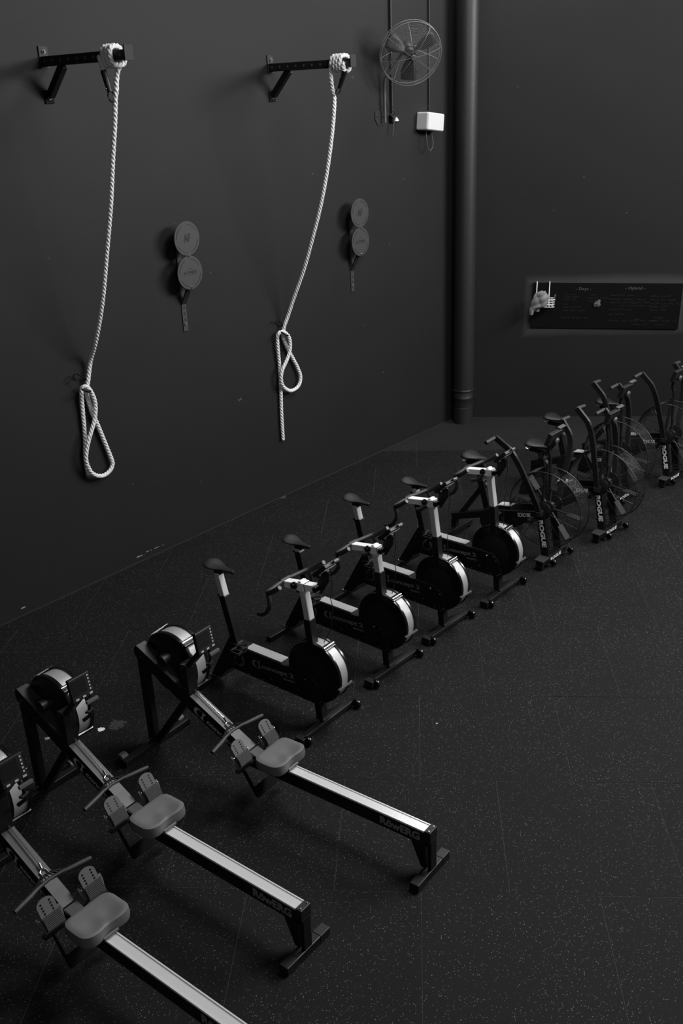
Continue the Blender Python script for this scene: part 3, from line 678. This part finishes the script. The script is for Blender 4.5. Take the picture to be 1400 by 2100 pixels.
for i, (x, y, a, lab) in enumerate([(-1.863, 1.363, -32.4, 'grey seated rowing machine beside the spin bikes, farthest right of the three'),
                                    (-2.493, .8235, -34.3, 'grey seated rowing machine in the middle of the three, seen whole'),
                                    (-2.609, .034, -34.6, 'grey seated rowing machine nearest the camera, cut off by the lower left frame edge')]):
    o = rw if i == 0 else copy_tree(rw)
    o.matrix_world = frame(x, y, a); o['label'] = lab
# ================================================================ spin bikes
def make_spin(hz, sx, sz):
    """ hz: stem height at its rear end, sx: stem rear x, sz: saddle height """
    t = empty('spin_bike', 'x', 'exercise bike', 'spin bikes in a row')
    ff = MB().bar((0, -.30, .035), (0, .285, .035), .050, .040, X).build('front_foot', BLK, t, bev=.006)
    MB().prism([(-.048, 0), (.03, 0), (.03, .058), (-.048, .058)], V(-.03+.03, .305, .008), X, Z, -.0 or .05).build('foot_cap', BLP, t, bev=.004)
    for y in (-.305, .262):
        MB().lathe([(0, -.016), (.022, -.016), (.036, -.010), (.038, 0), (.036, .010), (.022, .016), (0, .016)], (-.052, y, .038), Y, 24).build('wheel', BLG, t, True)
        MB().lathe([(0, 0), (.006, 0)], (-.052, y+.0165, .038), Y, 8).build('wheel_bolt', CHR, t)
    MB().prism([(-.03, 0), (.22, 0), (.20, .02), (.06, .05), (-.03, .06)], (.015, -.02, .052), -Y, Z, .012).build('gusset', BLK, t)
    MB().bar((.026, 0, .05), (.100, 0, .852), .066, .060, Y).build('front_post', BLK, t, bev=.006)
    sl = (.030)/.20
    zt = hz+.01
    MB().bar((.098, 0, .845), (.098+sl*(zt-.845), 0, zt), .056, .052, Y).build('sliding_post', SILP, t, bev=.006)
    MB().prism([(-.02, -.035), (.05, -.035), (.05, .035), (-.02, .035)], (.005, 0, .058), X, Y, .006).build('foot_plate', DKM, t)
    mb = MB()
    for y in (.012, .034): mb.lathe([(0, .007), (.006, .005), (.007, 0)], (.045+y*.3, y+.012, .062), Z, 8)
    mb.build('foot_bolt', CHR, t)
    # body
    prof = [(.865, .205), (.845, .428), (.055, .408), (.0, .34), (-.035, .22), (-.02, .195), (.09, .195)]
    body = side_profile(MB(), prof, -.045, .050).build('frame_body', BLK, t, bev=.004)
    MB().box((.535, 0, .424), (.35, .082, .008)).build('top_panel', SILD, body, bev=.001)
    MB().box((.18, .040, .414), (.25, .012, .008)).build('top_rail', DKM, body, bev=.001)
    mb = MB()
    for (x, z) in [(.081, .213), (.014, .210), (-.009, .229), (.284, .214), (.694, .214), (.46, .25), (.55, .214), (.20, .26), (.058, .385), (.03, .350), (.837, .25), (.40, .214)]:
        mb.lathe([(0, .004), (.005, .003), (.006, 0)], (x, .0505, z), Y, 8)
    mb.build('panel_bolt', CHR, body)
    MB().lathe([(.0, .020), (.016, .020), (.022, .012), (.024, 0)], (.127, .050, .372), Y, 20).build('side_knob', BLG, body, True)
    ex = V(-1, 0, .065).normalized(); ey = V(.065, 0, 1).normalized()
    emblem(LET, V(.640, .051, .300), ex, ey, .085, .062, body)
    letters('concept 2', 'side_lettering', LET, V(.548, .051, .303), ex, ey, .315, .050, body, .03, .95)
    letters('BikeERG', 'small_lettering', LET, V(.335, .051, .292), ex, ey, .105, .018, body, .03)
    # rear stay and foot
    st = side_profile(MB(), [(.80, .43), (.895, .455), (1.125, .055), (1.03, .055), (.955, .135), (.86, .205), (.80, .30)], -.028, .028).build('rear_stay', BLK, t, bev=.004)
    mb = MB()
    for (x, z) in [(.917, .350), (.985, .24), (.88, .41), (.945, .15)]: mb.lathe([(0, .004), (.005, .003), (.006, 0)], (x, .029, z), Y, 8)
    mb.build('stay_bolt', CHR, st)
    MB().bar((1.10, -.26, .030), (1.10, .26, .030), .050, .040, X).build('rear_foot', BLK, t, bev=.006)
    MB().prism([(1.06, -.04), (1.14, -.04), (1.14, .055), (1.06, .055)], (0, 0, .050), X, Y, .005).build('rear_foot_plate', DKM, t)
    mb = MB()
    for y in (.035, .045): mb.lathe([(0, .007), (.006, .005), (.007, 0)], (1.085+(y-.035)*3, y, .055), Z, 8)
    mb.build('foot_bolt', CHR, t)
    # seat tube and saddle
    a = V(.838, 0, .42); b = V(.932, 0, .793); D = (b-a).normalized()
    MB().bar(a, b, .066, .062, Y).build('seat_tube', BLK, t, bev=.006)
    top = b + D*((sz-.050-.793)/D.z)
    MB().bar(b-D*.02, top, .056, .050, Y).build('seat_post', SILP, t, bev=.006)
    MB().lathe([(.0, -.02), (.012, -.018), (.014, 0), (.008, .02)], b+V(.045, .0, -.02), X, 12).build('seat_pin', BLG, t, True)
    sc = V(top.x-.012, 0, sz-.042)
    MB().box(sc+V(.0, 0, .002), (.075, .05, .026)).build('saddle_clamp', BLP, t, bev=.006)
    mb = MB()
    prof = [(-.135, .012, .010, .004), (-.125, .020, .012, .0), (-.09, .024, .010, .002), (-.04, .030, .008, .004), (.0, .045, .010, .006), (.045, .072, .014, .012), (.085, .082, .022, .020), (.115, .074, .024, .024), (.135, .045, .022, .022)]
    vs = []; na = 16
    for (x, w, hh, zo) in prof:
        for k in range(na):
            aa = 2*pi*k/na; yy = w*cos(aa); zz = sin(aa); zz = (hh*.8*zz if zz > 0 else .020*zz - .004*(1-(yy/w)**2))
            vs.append((x, yy, zo+.022+zz-.20*abs(yy)**1.0*(1 if w > .04 else 0)*.35))
    m_ = len(prof)
    mb.add(vs, [(i*na+k, i*na+(k+1) % na, (i+1)*na+(k+1) % na, (i+1)*na+k) for i in range(m_-1) for k in range(na)]+[tuple(range(na)), tuple((m_-1)*na+k for k in range(na))])
    mb.xf(Matrix.Translation((.945, 0, sz-.03)))
    sd = mb.build('saddle', BLP, t, True); sd.modifiers.new('sub', 'SUBSURF').levels = 1
    for y in (-.018, .018): MB().tube([(.83, y*.4, sz-.015), (.88, y, sz-.030), (.98, y, sz-.030), (1.04, y*1.5, sz-.012)], .0035, 6).build('saddle_rail', DKM, sd, True)
    # crank and pedals
    ck = V(.765, 0, .315)
    MB().cyl(ck-Y*.075, ck+Y*.075, .030, 20).build('crank_axle', BLG, t, True)
    MB().lathe([(.046, -.003), (.052, -.003), (.052, .003), (.046, .003)], ck+Y*.062, Y, 28).build('crank_ring', GRY, t, True)
    for s, an in ((1, 62), (-1, 242)):
        e = ck + V(-cos(radians(an))*.165, s*.085, sin(radians(an))*.165)
        ca = MB().bar(ck+Y*(s*.085), e, .016, .030, Y).build('crank_arm', BLG, t, bev=.004)
        p = MB()
        for q in (-.042, .042): p.bar(e+V(q, s*.012, 0), e+V(q, s*.105, 0), .010, .020, X)
        for q in (.015, .06, .103): p.bar(e+V(-.042, s*q, 0), e+V(.042, s*q, 0), .010, .018, Y)
        p.build('pedal', DKM, t, bev=.002)
        w = MB(); w.tube([e+V(.04, s*.02, .01), e+V(-.07, s*.02, .055), e+V(-.10, s*.06, .06), e+V(-.07, s*.10, .055), e+V(.04, s*.10, .01)], .005, 6)
        w.tube([e+V(-.045, s*.06, 0), e+V(-.10, s*.06, .06)], .005, 6); w.build('toe_cage', GRP, t, True)
    # flywheel
    h = enclosure(t, .060, .438, .238, .032, -.100, radians(-130), radians(25))
    a = radians(-24); p = V(.06+.240*sin(a), -.025, .438+.240*cos(a))
    MB().box(p, (.045, .12, .018), (V(cos(a), 0, -sin(a)), Y, V(sin(a), 0, cos(a)))).build('band_clip', BLG, h, bev=.005)
    MB().cyl(p+V(-.006, -.055, .010), p+V(-.006, .055, .010), .008, 10).build('clip_tube', CHR, h, True)
    a = radians(-103); p = V(.06+.240*sin(a), -.03, .438+.240*cos(a))
    MB().box(p, (.02, .15, .016), (V(-.9, 0, .1).normalized(), Y, V(.1, 0, .9).normalized())).build('band_foot', GRY, h, bev=.003)
    # handlebar and stem
    zf = hz+.042; rear = V(sx, 0, hz-.024); fr = V(sx-.300, 0, zf-.024)
    st = MB().bar(rear, fr, .062, .048, Y).build('stem', SILT, t, bev=.004)
    D = (fr-rear).normalized(); U = V(-D.z, 0, D.x)*-1; U = U if U.z > 0 else -U
    c = V(.098+sl*(hz-.845), 0, 0); kk = (c.x-rear.x)/D.x; cc = rear + D*kk
    MB().bar(cc-D*.036, cc+D*.030, .072, .062, Y).build('stem_clamp', SILT, t, bev=.004)
    MB().bar(cc-D*.018+U*.034, cc+D*.008+U*.034, .060, .016, Y).build('clamp_ridge', SILT, t, bev=.003)
    MB().bar(cc+D*.031, cc+D*.035, .066, .054, Y).build('stem_seam', BLP, t)
    MB().lathe([(0, .030), (.012, .030), (.014, .012), (.024, .014), (.028, .006), (.026, -.004), (.010, -.006)], cc-D*.045+Y*.042+U*.01, (Y+U*.5).normalized(), 10).build('clamp_knob', BLG, t)
    hx = sx+.018; hz0 = hz-.008
    P = lambda x, y, z: (hx+x, y, hz0+z)
    mb = MB().tube([P(0, -.045, .003), P(0, .045, .003)], .019, 14); mb.build('bar_clamp', BLP, t, True)
    hb = MB().tube([P(-.165, -.235, .085), P(-.105, -.235, .040), P(-.050, -.228, .006), P(-.025, -.205, -.002), P(-.012, -.12, 0), P(0, 0, .004), P(-.012, .12, 0), P(-.025, .205, -.002), P(-.050, .228, .006), P(-.105, .235, .040), P(-.165, .235, .085)],
              [.0165, .0185, .019, .019, .016, .014, .016, .019, .019, .0185, .0165], 12).build('handlebar', GRP, t, True)
    for s in (-1, 1):
        MB().tube([P(-.035, s*.215, -.004), P(-.055, s*.225, -.05), P(-.050, s*.225, -.10), P(-.015, s*.222, -.155), P(.035, s*.215, -.190), P(.075, s*.21, -.195)], [.017, .016, .0155, .0155, .016, .0165], 12).build('drop_bar', GRP, hb, True)
        MB().cyl(P(-.165, s*.235, .085), P(-.1675, s*.235, .087), .0155, 12).build('grip_cap', GRY, hb, True)
    # monitor on its arm in front of the stem
    b0 = fr+V(.01, -.0, .0); dv = V(-.30, 0, 1).normalized(); q = b0+dv*.10
    MB().prism([(-.035, -.03), (.02, -.035), (.015, .10), (.01, .16), (-.055, .16), (-.07, .10)], b0+Y*.004, V(1, 0, .30).normalized(), dv, .012).build('monitor_arm', BLP, t, bev=.003)
    MB().cyl(b0+V(0, -.045, 0), b0+V(0, .045, 0), .020, 14).build('arm_pivot', BLG, t, True)
    an = radians(42); fx_ = V(sin(an), 0, cos(an)); fu = V(-cos(an), 0, sin(an))        # screen normal looks back and up
    mc = b0 + V(-.062, -.010, .165)
    mon = MB().box(mc, (.150, .150, .030), (fu, Y, fx_)).build('monitor', BLP, t, bev=.006)
    MB().box(mc+fx_*.016, (.095, .115, .002), (fu, Y, fx_)).build('screen', SCR, mon)
    MB().box(mc-fu*.055-fx_*.012, (.035, .11, .04), (fu, Y, fx_)).build('battery_box', BLP, mon, bev=.006)
    MB().box(mc+fu*.085-Y*.030, (.03, .05, .016), (fu, Y, fx_)).build('device_ledge', GRY, mon, bev=.003)
    mb = MB()
    for k in range(4): mb.box(mc-fx_*.0165+fu*(-.03+.022*k), (.006, .120, .004), (fu, Y, fx_))
    mb.build('housing_rib', DKM, mon)
    MB().tube([mc-fx_*.02-Y*.03, mc+V(-.01, -.05, -.16), mc+V(.02, -.06, -.26), mc+V(.0, -.06, -.34), mc+V(.02, -.055, -.50), V(.02, -.05, .66), V(.03, -.04, .60)], .003, 6).build('sensor_lead', BLP, t, True)
    return t
for (x, y, a, hz, sx, sz, lab) in [
    (-.680, 1.610, 145.7, 1.100, .290, 1.020, 'spin bike nearest the rowing machines, saddle raised on a long silver post'),
    (-.217, 2.346, 143.5, 1.022, .345, .868, 'second spin bike from the rowing machines, handlebar low and saddle fully down'),
    (.231, 2.993, 142.7, 1.128, .370, .965, 'third spin bike from the rowing machines, short silver seat post showing'),
    (.742, 3.630, 144.0, 1.148, .367, .880, 'spin bike at the far end of the spin row, beside the first fan bike')]:
    o = make_spin(hz, sx, sz); o.matrix_world = frame(x, y, a); o['label'] = lab
# ================================================================ fan bikes
def make_air(inward, saddle_z, arms):
    t = empty('fan_bike', 'x', 'fan bike', 'fan bikes in a row towards the back wall')
    MB().bar((0, -.20, .075), (0, .27, .075), .070, .065, X).build('front_foot', BLK, t, bev=.006)
    letters('ROGUE', 'foot_lettering', LETW, V(-.0365, .115, .055), -Y, Z, .20, .036, t, .04)
    MB().prism([(-.055, 0), (.055, 0), (.045, .12), (-.055, .13)], (0, .165, .105), X, Y, .010).build('foot_tread', BEAMTOP, t, bev=.003)
    for y in (-.235, .295, .12):
        if y == .12: MB().lathe([(0, -.016), (.03, -.014), (.034, 0), (.03, .014), (0, .016)], (-.062, .105, .042), Y, 20).build('wheel', BLG, t, True); continue
        if y > 0: MB().lathe([(.02, 0), (.028, .012), (.028, .04), (.02, .05)], (0, .235, .002), Z, 16).build('levelling_pad', BLP, t, True)
        else: MB().lathe([(0, -.016), (.03, -.014), (.034, 0), (.03, .014), (0, .016)], (-.062, y, .042), Y, 20).build('wheel', BLG, t, True)
    for y in (.128, -.212):
        MB().bar((-.095, y, .06), (-.060, y, .080), .006, .010, Y).build('wheel_clip', CHR, t)
    for s in (1, -1):
        o = side_profile(MB(), [(-.025, .095), (.055, .095), (.120, .50), (.105, .535), (.045, .53)], s*.118-.018, s*.118+.018).build('fork_leg', BLK, t, bev=.004)
        if s > 0:
            e = V(-.055, 0, -.266).normalized(); letters('ROGUE', 'side_lettering', LETW, V(.101, .1370, .452), e, V(-.979, 0, .203).normalized(), .272, .050, o, .05)
        sr = MB().bar((.08, s*.118, .500), (.46, s*.108, .422), .032, .070, Y).bar((.45, s*.108, .424), (.66, s*.028, .365), .032, .066, Y).build('side_rail', BLK, t, bev=.003)
        if s > 0:
            e = V(-.980, 0, .20).normalized(); letters('ECHO BIKE', 'side_lettering', LETW, V(.322, .1300, .429), e, V(.20, 0, .980).normalized(), .160, .042, sr, .03)
    bm = MB().bar((.60, 0, .372), (1.145, 0, .198), .080, .070, Y).build('main_beam', BLK, t, bev=.006)
    mb = MB(); mb.cyl((.07, -.16, .545), (.07, .16, .545), .014, 12); mb.build('fan_axle', DKM, t, True)
    # fan
    cx, cz, Rf = .07, .545, .372
    def FP(r, a, h): return V(cx+r*cos(a), h, cz+r*sin(a))
    mb = MB()
    for h in (-.085, .085): mb.tube([FP(Rf, 2*pi*i/56, h) for i in range(56)], .005, 6, closed=True)
    mb.build('cage_hoop', FANM2, t, True)
    for s in (-1, 1):
        mb = MB()
        for k in range(17):
            r = .10+.268*k/17; hh = s*(.085+.030*(1-(r/Rf)**2)); mb.tube([FP(r, 2*pi*i/44, hh) for i in range(44)], .0011, 3, closed=True)
        for k in range(10):
            a = 2*pi*k/10+.3; mb.tube([FP(.08+.29*i/5, a, s*(.085+.030*(1-((.08+.29*i/5)/Rf)**2))) for i in range(6)], .002, 4)
        mb.build('cage_guard', FANM2, t)
        MB().lathe([(0, .012), (.05, .010), (.075, .004), (.085, 0), (.085, -.006), (0, -.006)], (cx, s*.112, cz), Y*s, 28).build('hub_cover', BLP, t, True)
    MB().lathe([(Rf-.004, -.080), (Rf, -.080), (Rf, .080), (Rf-.004, .080)], (cx, 0, cz), Y, 22, radians(18), radians(95)).build('rear_shroud', FANM3, t, True)
    MB().lathe([(Rf-.002, -.075), (Rf, -.075), (Rf, .075), (Rf-.002, .075)], (cx, 0, cz), Y, 40, radians(95), radians(378-40)).build('mesh_band', FANMM, t, True)
    mb = MB(); mb.lathe([(.03, -.02), (.06, -.02), (.06, .02), (.03, .02), (.03, -.02)], (cx, 0, cz), Y, 24); hb = mb.build('fan_hub', BLP, t, True)
    for k in range(8):
        a = 2*pi*k/8+.12; mb = MB(); p = FP(.06, a, 0); q = FP(.20, a, 0); w = FP(.345, a, 0)
        mb.bar(p, q, .02, .008, Y); mb.bar(q-(w-q)*.0, w, .085, .004, Y); mb.build('fan_blade', FANB2, t)
    # chain guard, pegs, plate
    side_profile(MB(), [(.22, .45), (.56, .37), (.66, .30), (.62, .22), (.50, .20), (.30, .34), (.20, .36)], -.052, .052).build('chain_guard', BLP, t, bev=.01)
    MB().lathe([(0, -.06), (.13, -.06), (.14, -.05), (.14, .05), (.13, .06), (0, .06)], (.66, 0, .27), Y, 28).build('crank_case', BLP, t, True)
    MB().prism([(.455, .470), (.60, .452), (.60, .462), (.455, .480)], (0, .045, 0), X, Z, .09).build('step_plate', SILP, t, bev=.002)
    MB().prism([(.47, .405), (.62, .37), (.60, .440), (.47, .465)], (0, .030, 0), X, Z, .06).build('step_support', BLK, t)
    for s in (-1, 1): MB().cyl((.165, s*.13, .455), (.165, s*.225, .455), .018, 14).build('foot_peg', DKM, t, True)
    # rear
    MB().bar((1.115, -.27, .055), (1.115, .27, .055), .065, .055, X).build('rear_foot', BLK, t, bev=.006)
    for s in (-1, 1): MB().lathe([(.02, 0), (.028, .008), (.028, .03), (.02, .032)], (1.115, s*.24, -.002), Z, 14).build('levelling_pad', BLP, t, True)
    MB().bar((1.13, 0, .05), (1.12, 0, .20), .06, .06, Y).build('rear_upright', BLK, t, bev=.004)
    MB().bar((1.08, 0, .20), (.80, 0, .60), .055, .045, Y).build('rear_stay', BLK, t, bev=.004)
    a = V(.70, 0, .27); b = V(.815, 0, .66); D = (b-a).normalized()
    MB().bar(a, b, .066, .072, Y).build('seat_tube', BLK, t, bev=.005)
    top = b+D*((saddle_z-.09-b.z)/D.z)
    MB().bar(b-D*.02, top, .05, .055, Y).build('seat_post', DKM, t, bev=.004)
    MB().lathe([(0, .035), (.018, .034), (.022, .02), (.012, .014), (.010, 0)], b+V(-.035, 0, -.04), -X, 14).build('post_knob', GRY, t, True)
    MB().bar(top+V(-.09, 0, .01), top+V(.13, 0, .01), .045, .035, Y).build('saddle_slide', BLP, t, bev=.004)
    MB().cyl(top+V(.135, 0, .0), top+V(.185, 0, .01), .004, 8).build('slide_pin', CHR, t)
    mb = MB(); vs = []; na = 18
    prof = [(-.150, .010, .012, .0), (-.14, .022, .018, .0), (-.10, .030, .020, .0), (-.05, .048, .022, .002), (.0, .085, .026, .006), (.05, .112, .032, .012), (.09, .112, .036, .014), (.12, .085, .034, .010), (.135, .04, .026, .004)]
    for (x, w, hh, zo) in prof:
        for k in range(na):
            aa = 2*pi*k/na; yy = w*cos(aa); zz = sin(aa); vs.append((x, yy, zo+(hh*zz if zz > 0 else .028*zz)))
    m_ = len(prof); mb.add(vs, [(i*na+k, i*na+(k+1) % na, (i+1)*na+(k+1) % na, (i+1)*na+k) for i in range(m_-1) for k in range(na)]+[tuple(range(na)), tuple((m_-1)*na+k for k in range(na))])
    mb.xf(Matrix.Translation((top.x+.04, 0, saddle_z-.02)))
    sd = mb.build('saddle', BLP, t, True); sd.modifiers.new('sub', 'SUBSURF').levels = 1
    # cranks
    ck = V(.66, 0, .27)
    for s, an in ((1, 55), (-1, 235)):
        e_ = ck+V(-cos(radians(an))*.17, s*.085, sin(radians(an))*.17)
        MB().bar(ck+Y*(s*.085), e_, .016, .032, Y).build('crank_arm', BLG, t, bev=.004)
        MB().box(e_+Y*(s*.06), (.095, .095, .022)).build('pedal', DKM, t, bev=.004)
    # moving arms
    for s, (xt, yt, zt) in ((1, arms[0]), (-1, arms[1])):
        pv = V(.078, s*.175, .530); tp = V(xt, yt, zt); dd = V(tp.x-pv.x, 0, tp.z-pv.z); L = dd.length; dv = dd.normalized(); pr = V(-dv.z, 0, dv.x)
        if pr.x > 0: pr = -pr
        # bends: straight to 60 percent, bulging forward, then back to the grip
        q = lambda k, off, yk: V(pv.x, 0, pv.z)+dd*k+pr*off+Y*(pv.y+(yt-pv.y)*yk)
        pts = [q(-.03, 0, 0), q(.12, .025, .05), q(.35, .055, .35), q(.58, .085, .7), q(.72, .090, .9), q(.82, .078, .97), q(.90, .045, 1), q(1.0, 0, 1)]
        pts = smooth_path(pts, .05)
        ar = MB()
        for p0, p1 in zip(pts[:-1], pts[1:]): 
            e0 = (p1-p0).normalized(); ar.bar(p0-e0*.004, p1+e0*.004, .028, .052, Y)
        ar = ar.build('moving_arm', ARM, t)
        gd = -s if inward else s
        MB().tube([tp+V(.0, -gd*.01, 0), tp+V(.004, gd*.02, 0), tp+V(.012, gd*.15, -.012)], [.014, .019, .019], 12).build('hand_grip', GRP, ar, True)
        MB().bar(pv+V(.0, -s*.06, 0), pv+V(0, s*.02, 0), .05, .05, X).build('arm_pivot', DKM, ar, bev=.006)
    # monitor mast
    MB().tube([V(.09, 0, .90), V(.075, 0, 1.02), V(.10, 0, 1.10), V(.095, 0, 1.20)], .016, 10).build('monitor_mast', BLK, t, True)
    for s in (-1, 1): MB().bar((.10, s*.10, .50), (.09, s*.018, .98), .03, .022, Y).build('mast_brace', BLK, t, bev=.002)
    fx_ = V(.94, 0, .34).normalized(); fu = V(-.34, 0, .94).normalized(); mc = V(.06, 0, 1.24)
    mon = MB().box(mc, (.04, .20, .13), (fx_, Y, fu)).build('monitor', BLP, t, bev=.006)
    MB().box(mc+fx_*.021+fu*.01, (.002, .15, .08), (fx_, Y, fu)).build('screen', SCR, mon)
    MB().box(mc+fu*.075-Y*.125+fx_*0.01, (.035, .115, .006), (fx_, Y, fu)).build('device_ledge', GRY, mon)
    MB().lathe([(0, .02), (.028, .018), (.034, 0), (0, -.01)], mc-fx_*.03-fu*.03-Y*.03, -fx_, 16).build('rear_knob', GRY, mon, True)
    return t
FANM2 = mat('dark_cage_wire', .030, .4, .3); FANM3 = mat('shroud_grey', .045, .45); FANB2 = mat('fan_paddle_grey', .020, .5); ARM = mat('dark_grey_arm_paint', .010, .40)
FANMM = bpy.data.materials.new('open_mesh'); FANMM.use_nodes = True
nt = FANMM.node_tree; b_ = nt.nodes['Principled BSDF']; b_.inputs['Base Color'].default_value = (.010, .010, .010, 1); b_.inputs['Roughness'].default_value = .5
tc = N(nt, 'ShaderNodeTexCoord'); wv = N(nt, 'ShaderNodeTexVoronoi'); wv.inputs['Scale'].default_value = 210; nt.links.new(tc.outputs['Object'], wv.inputs['Vector'])
nt.links.new(math_(nt, 'GREATER_THAN', wv.outputs['Distance'], .62), b_.inputs['Alpha'])
A_ = [(.50, .28, 1.235), (.15, -.33, 1.30)]
Bq = [(.335, .18, 1.315), (.235, -.18, 1.235)]
Dq = [(.33, .30, 1.28), (.24, -.30, 1.27)]
for (x, y, a, inw, sz, arms, lab) in [
    (1.295, 4.335, 144, False, .90, A_, 'fan bike beside the last spin bike, one arm swung far back'),
    (1.930, 4.935, 141, True, .80, Bq, 'second fan bike from the spin bikes, with inward turned grips'),
    (2.230, 5.830, 141, True, .80, Bq, 'third fan bike, set back and mostly hidden behind the second'),
    (2.905, 6.410, 141, False, .80, Dq, 'fan bike farthest away, cut by the right edge of the frame')]:
    o = make_air(inw, sz, arms); o.matrix_world = frame(x, y, a); o['label'] = lab
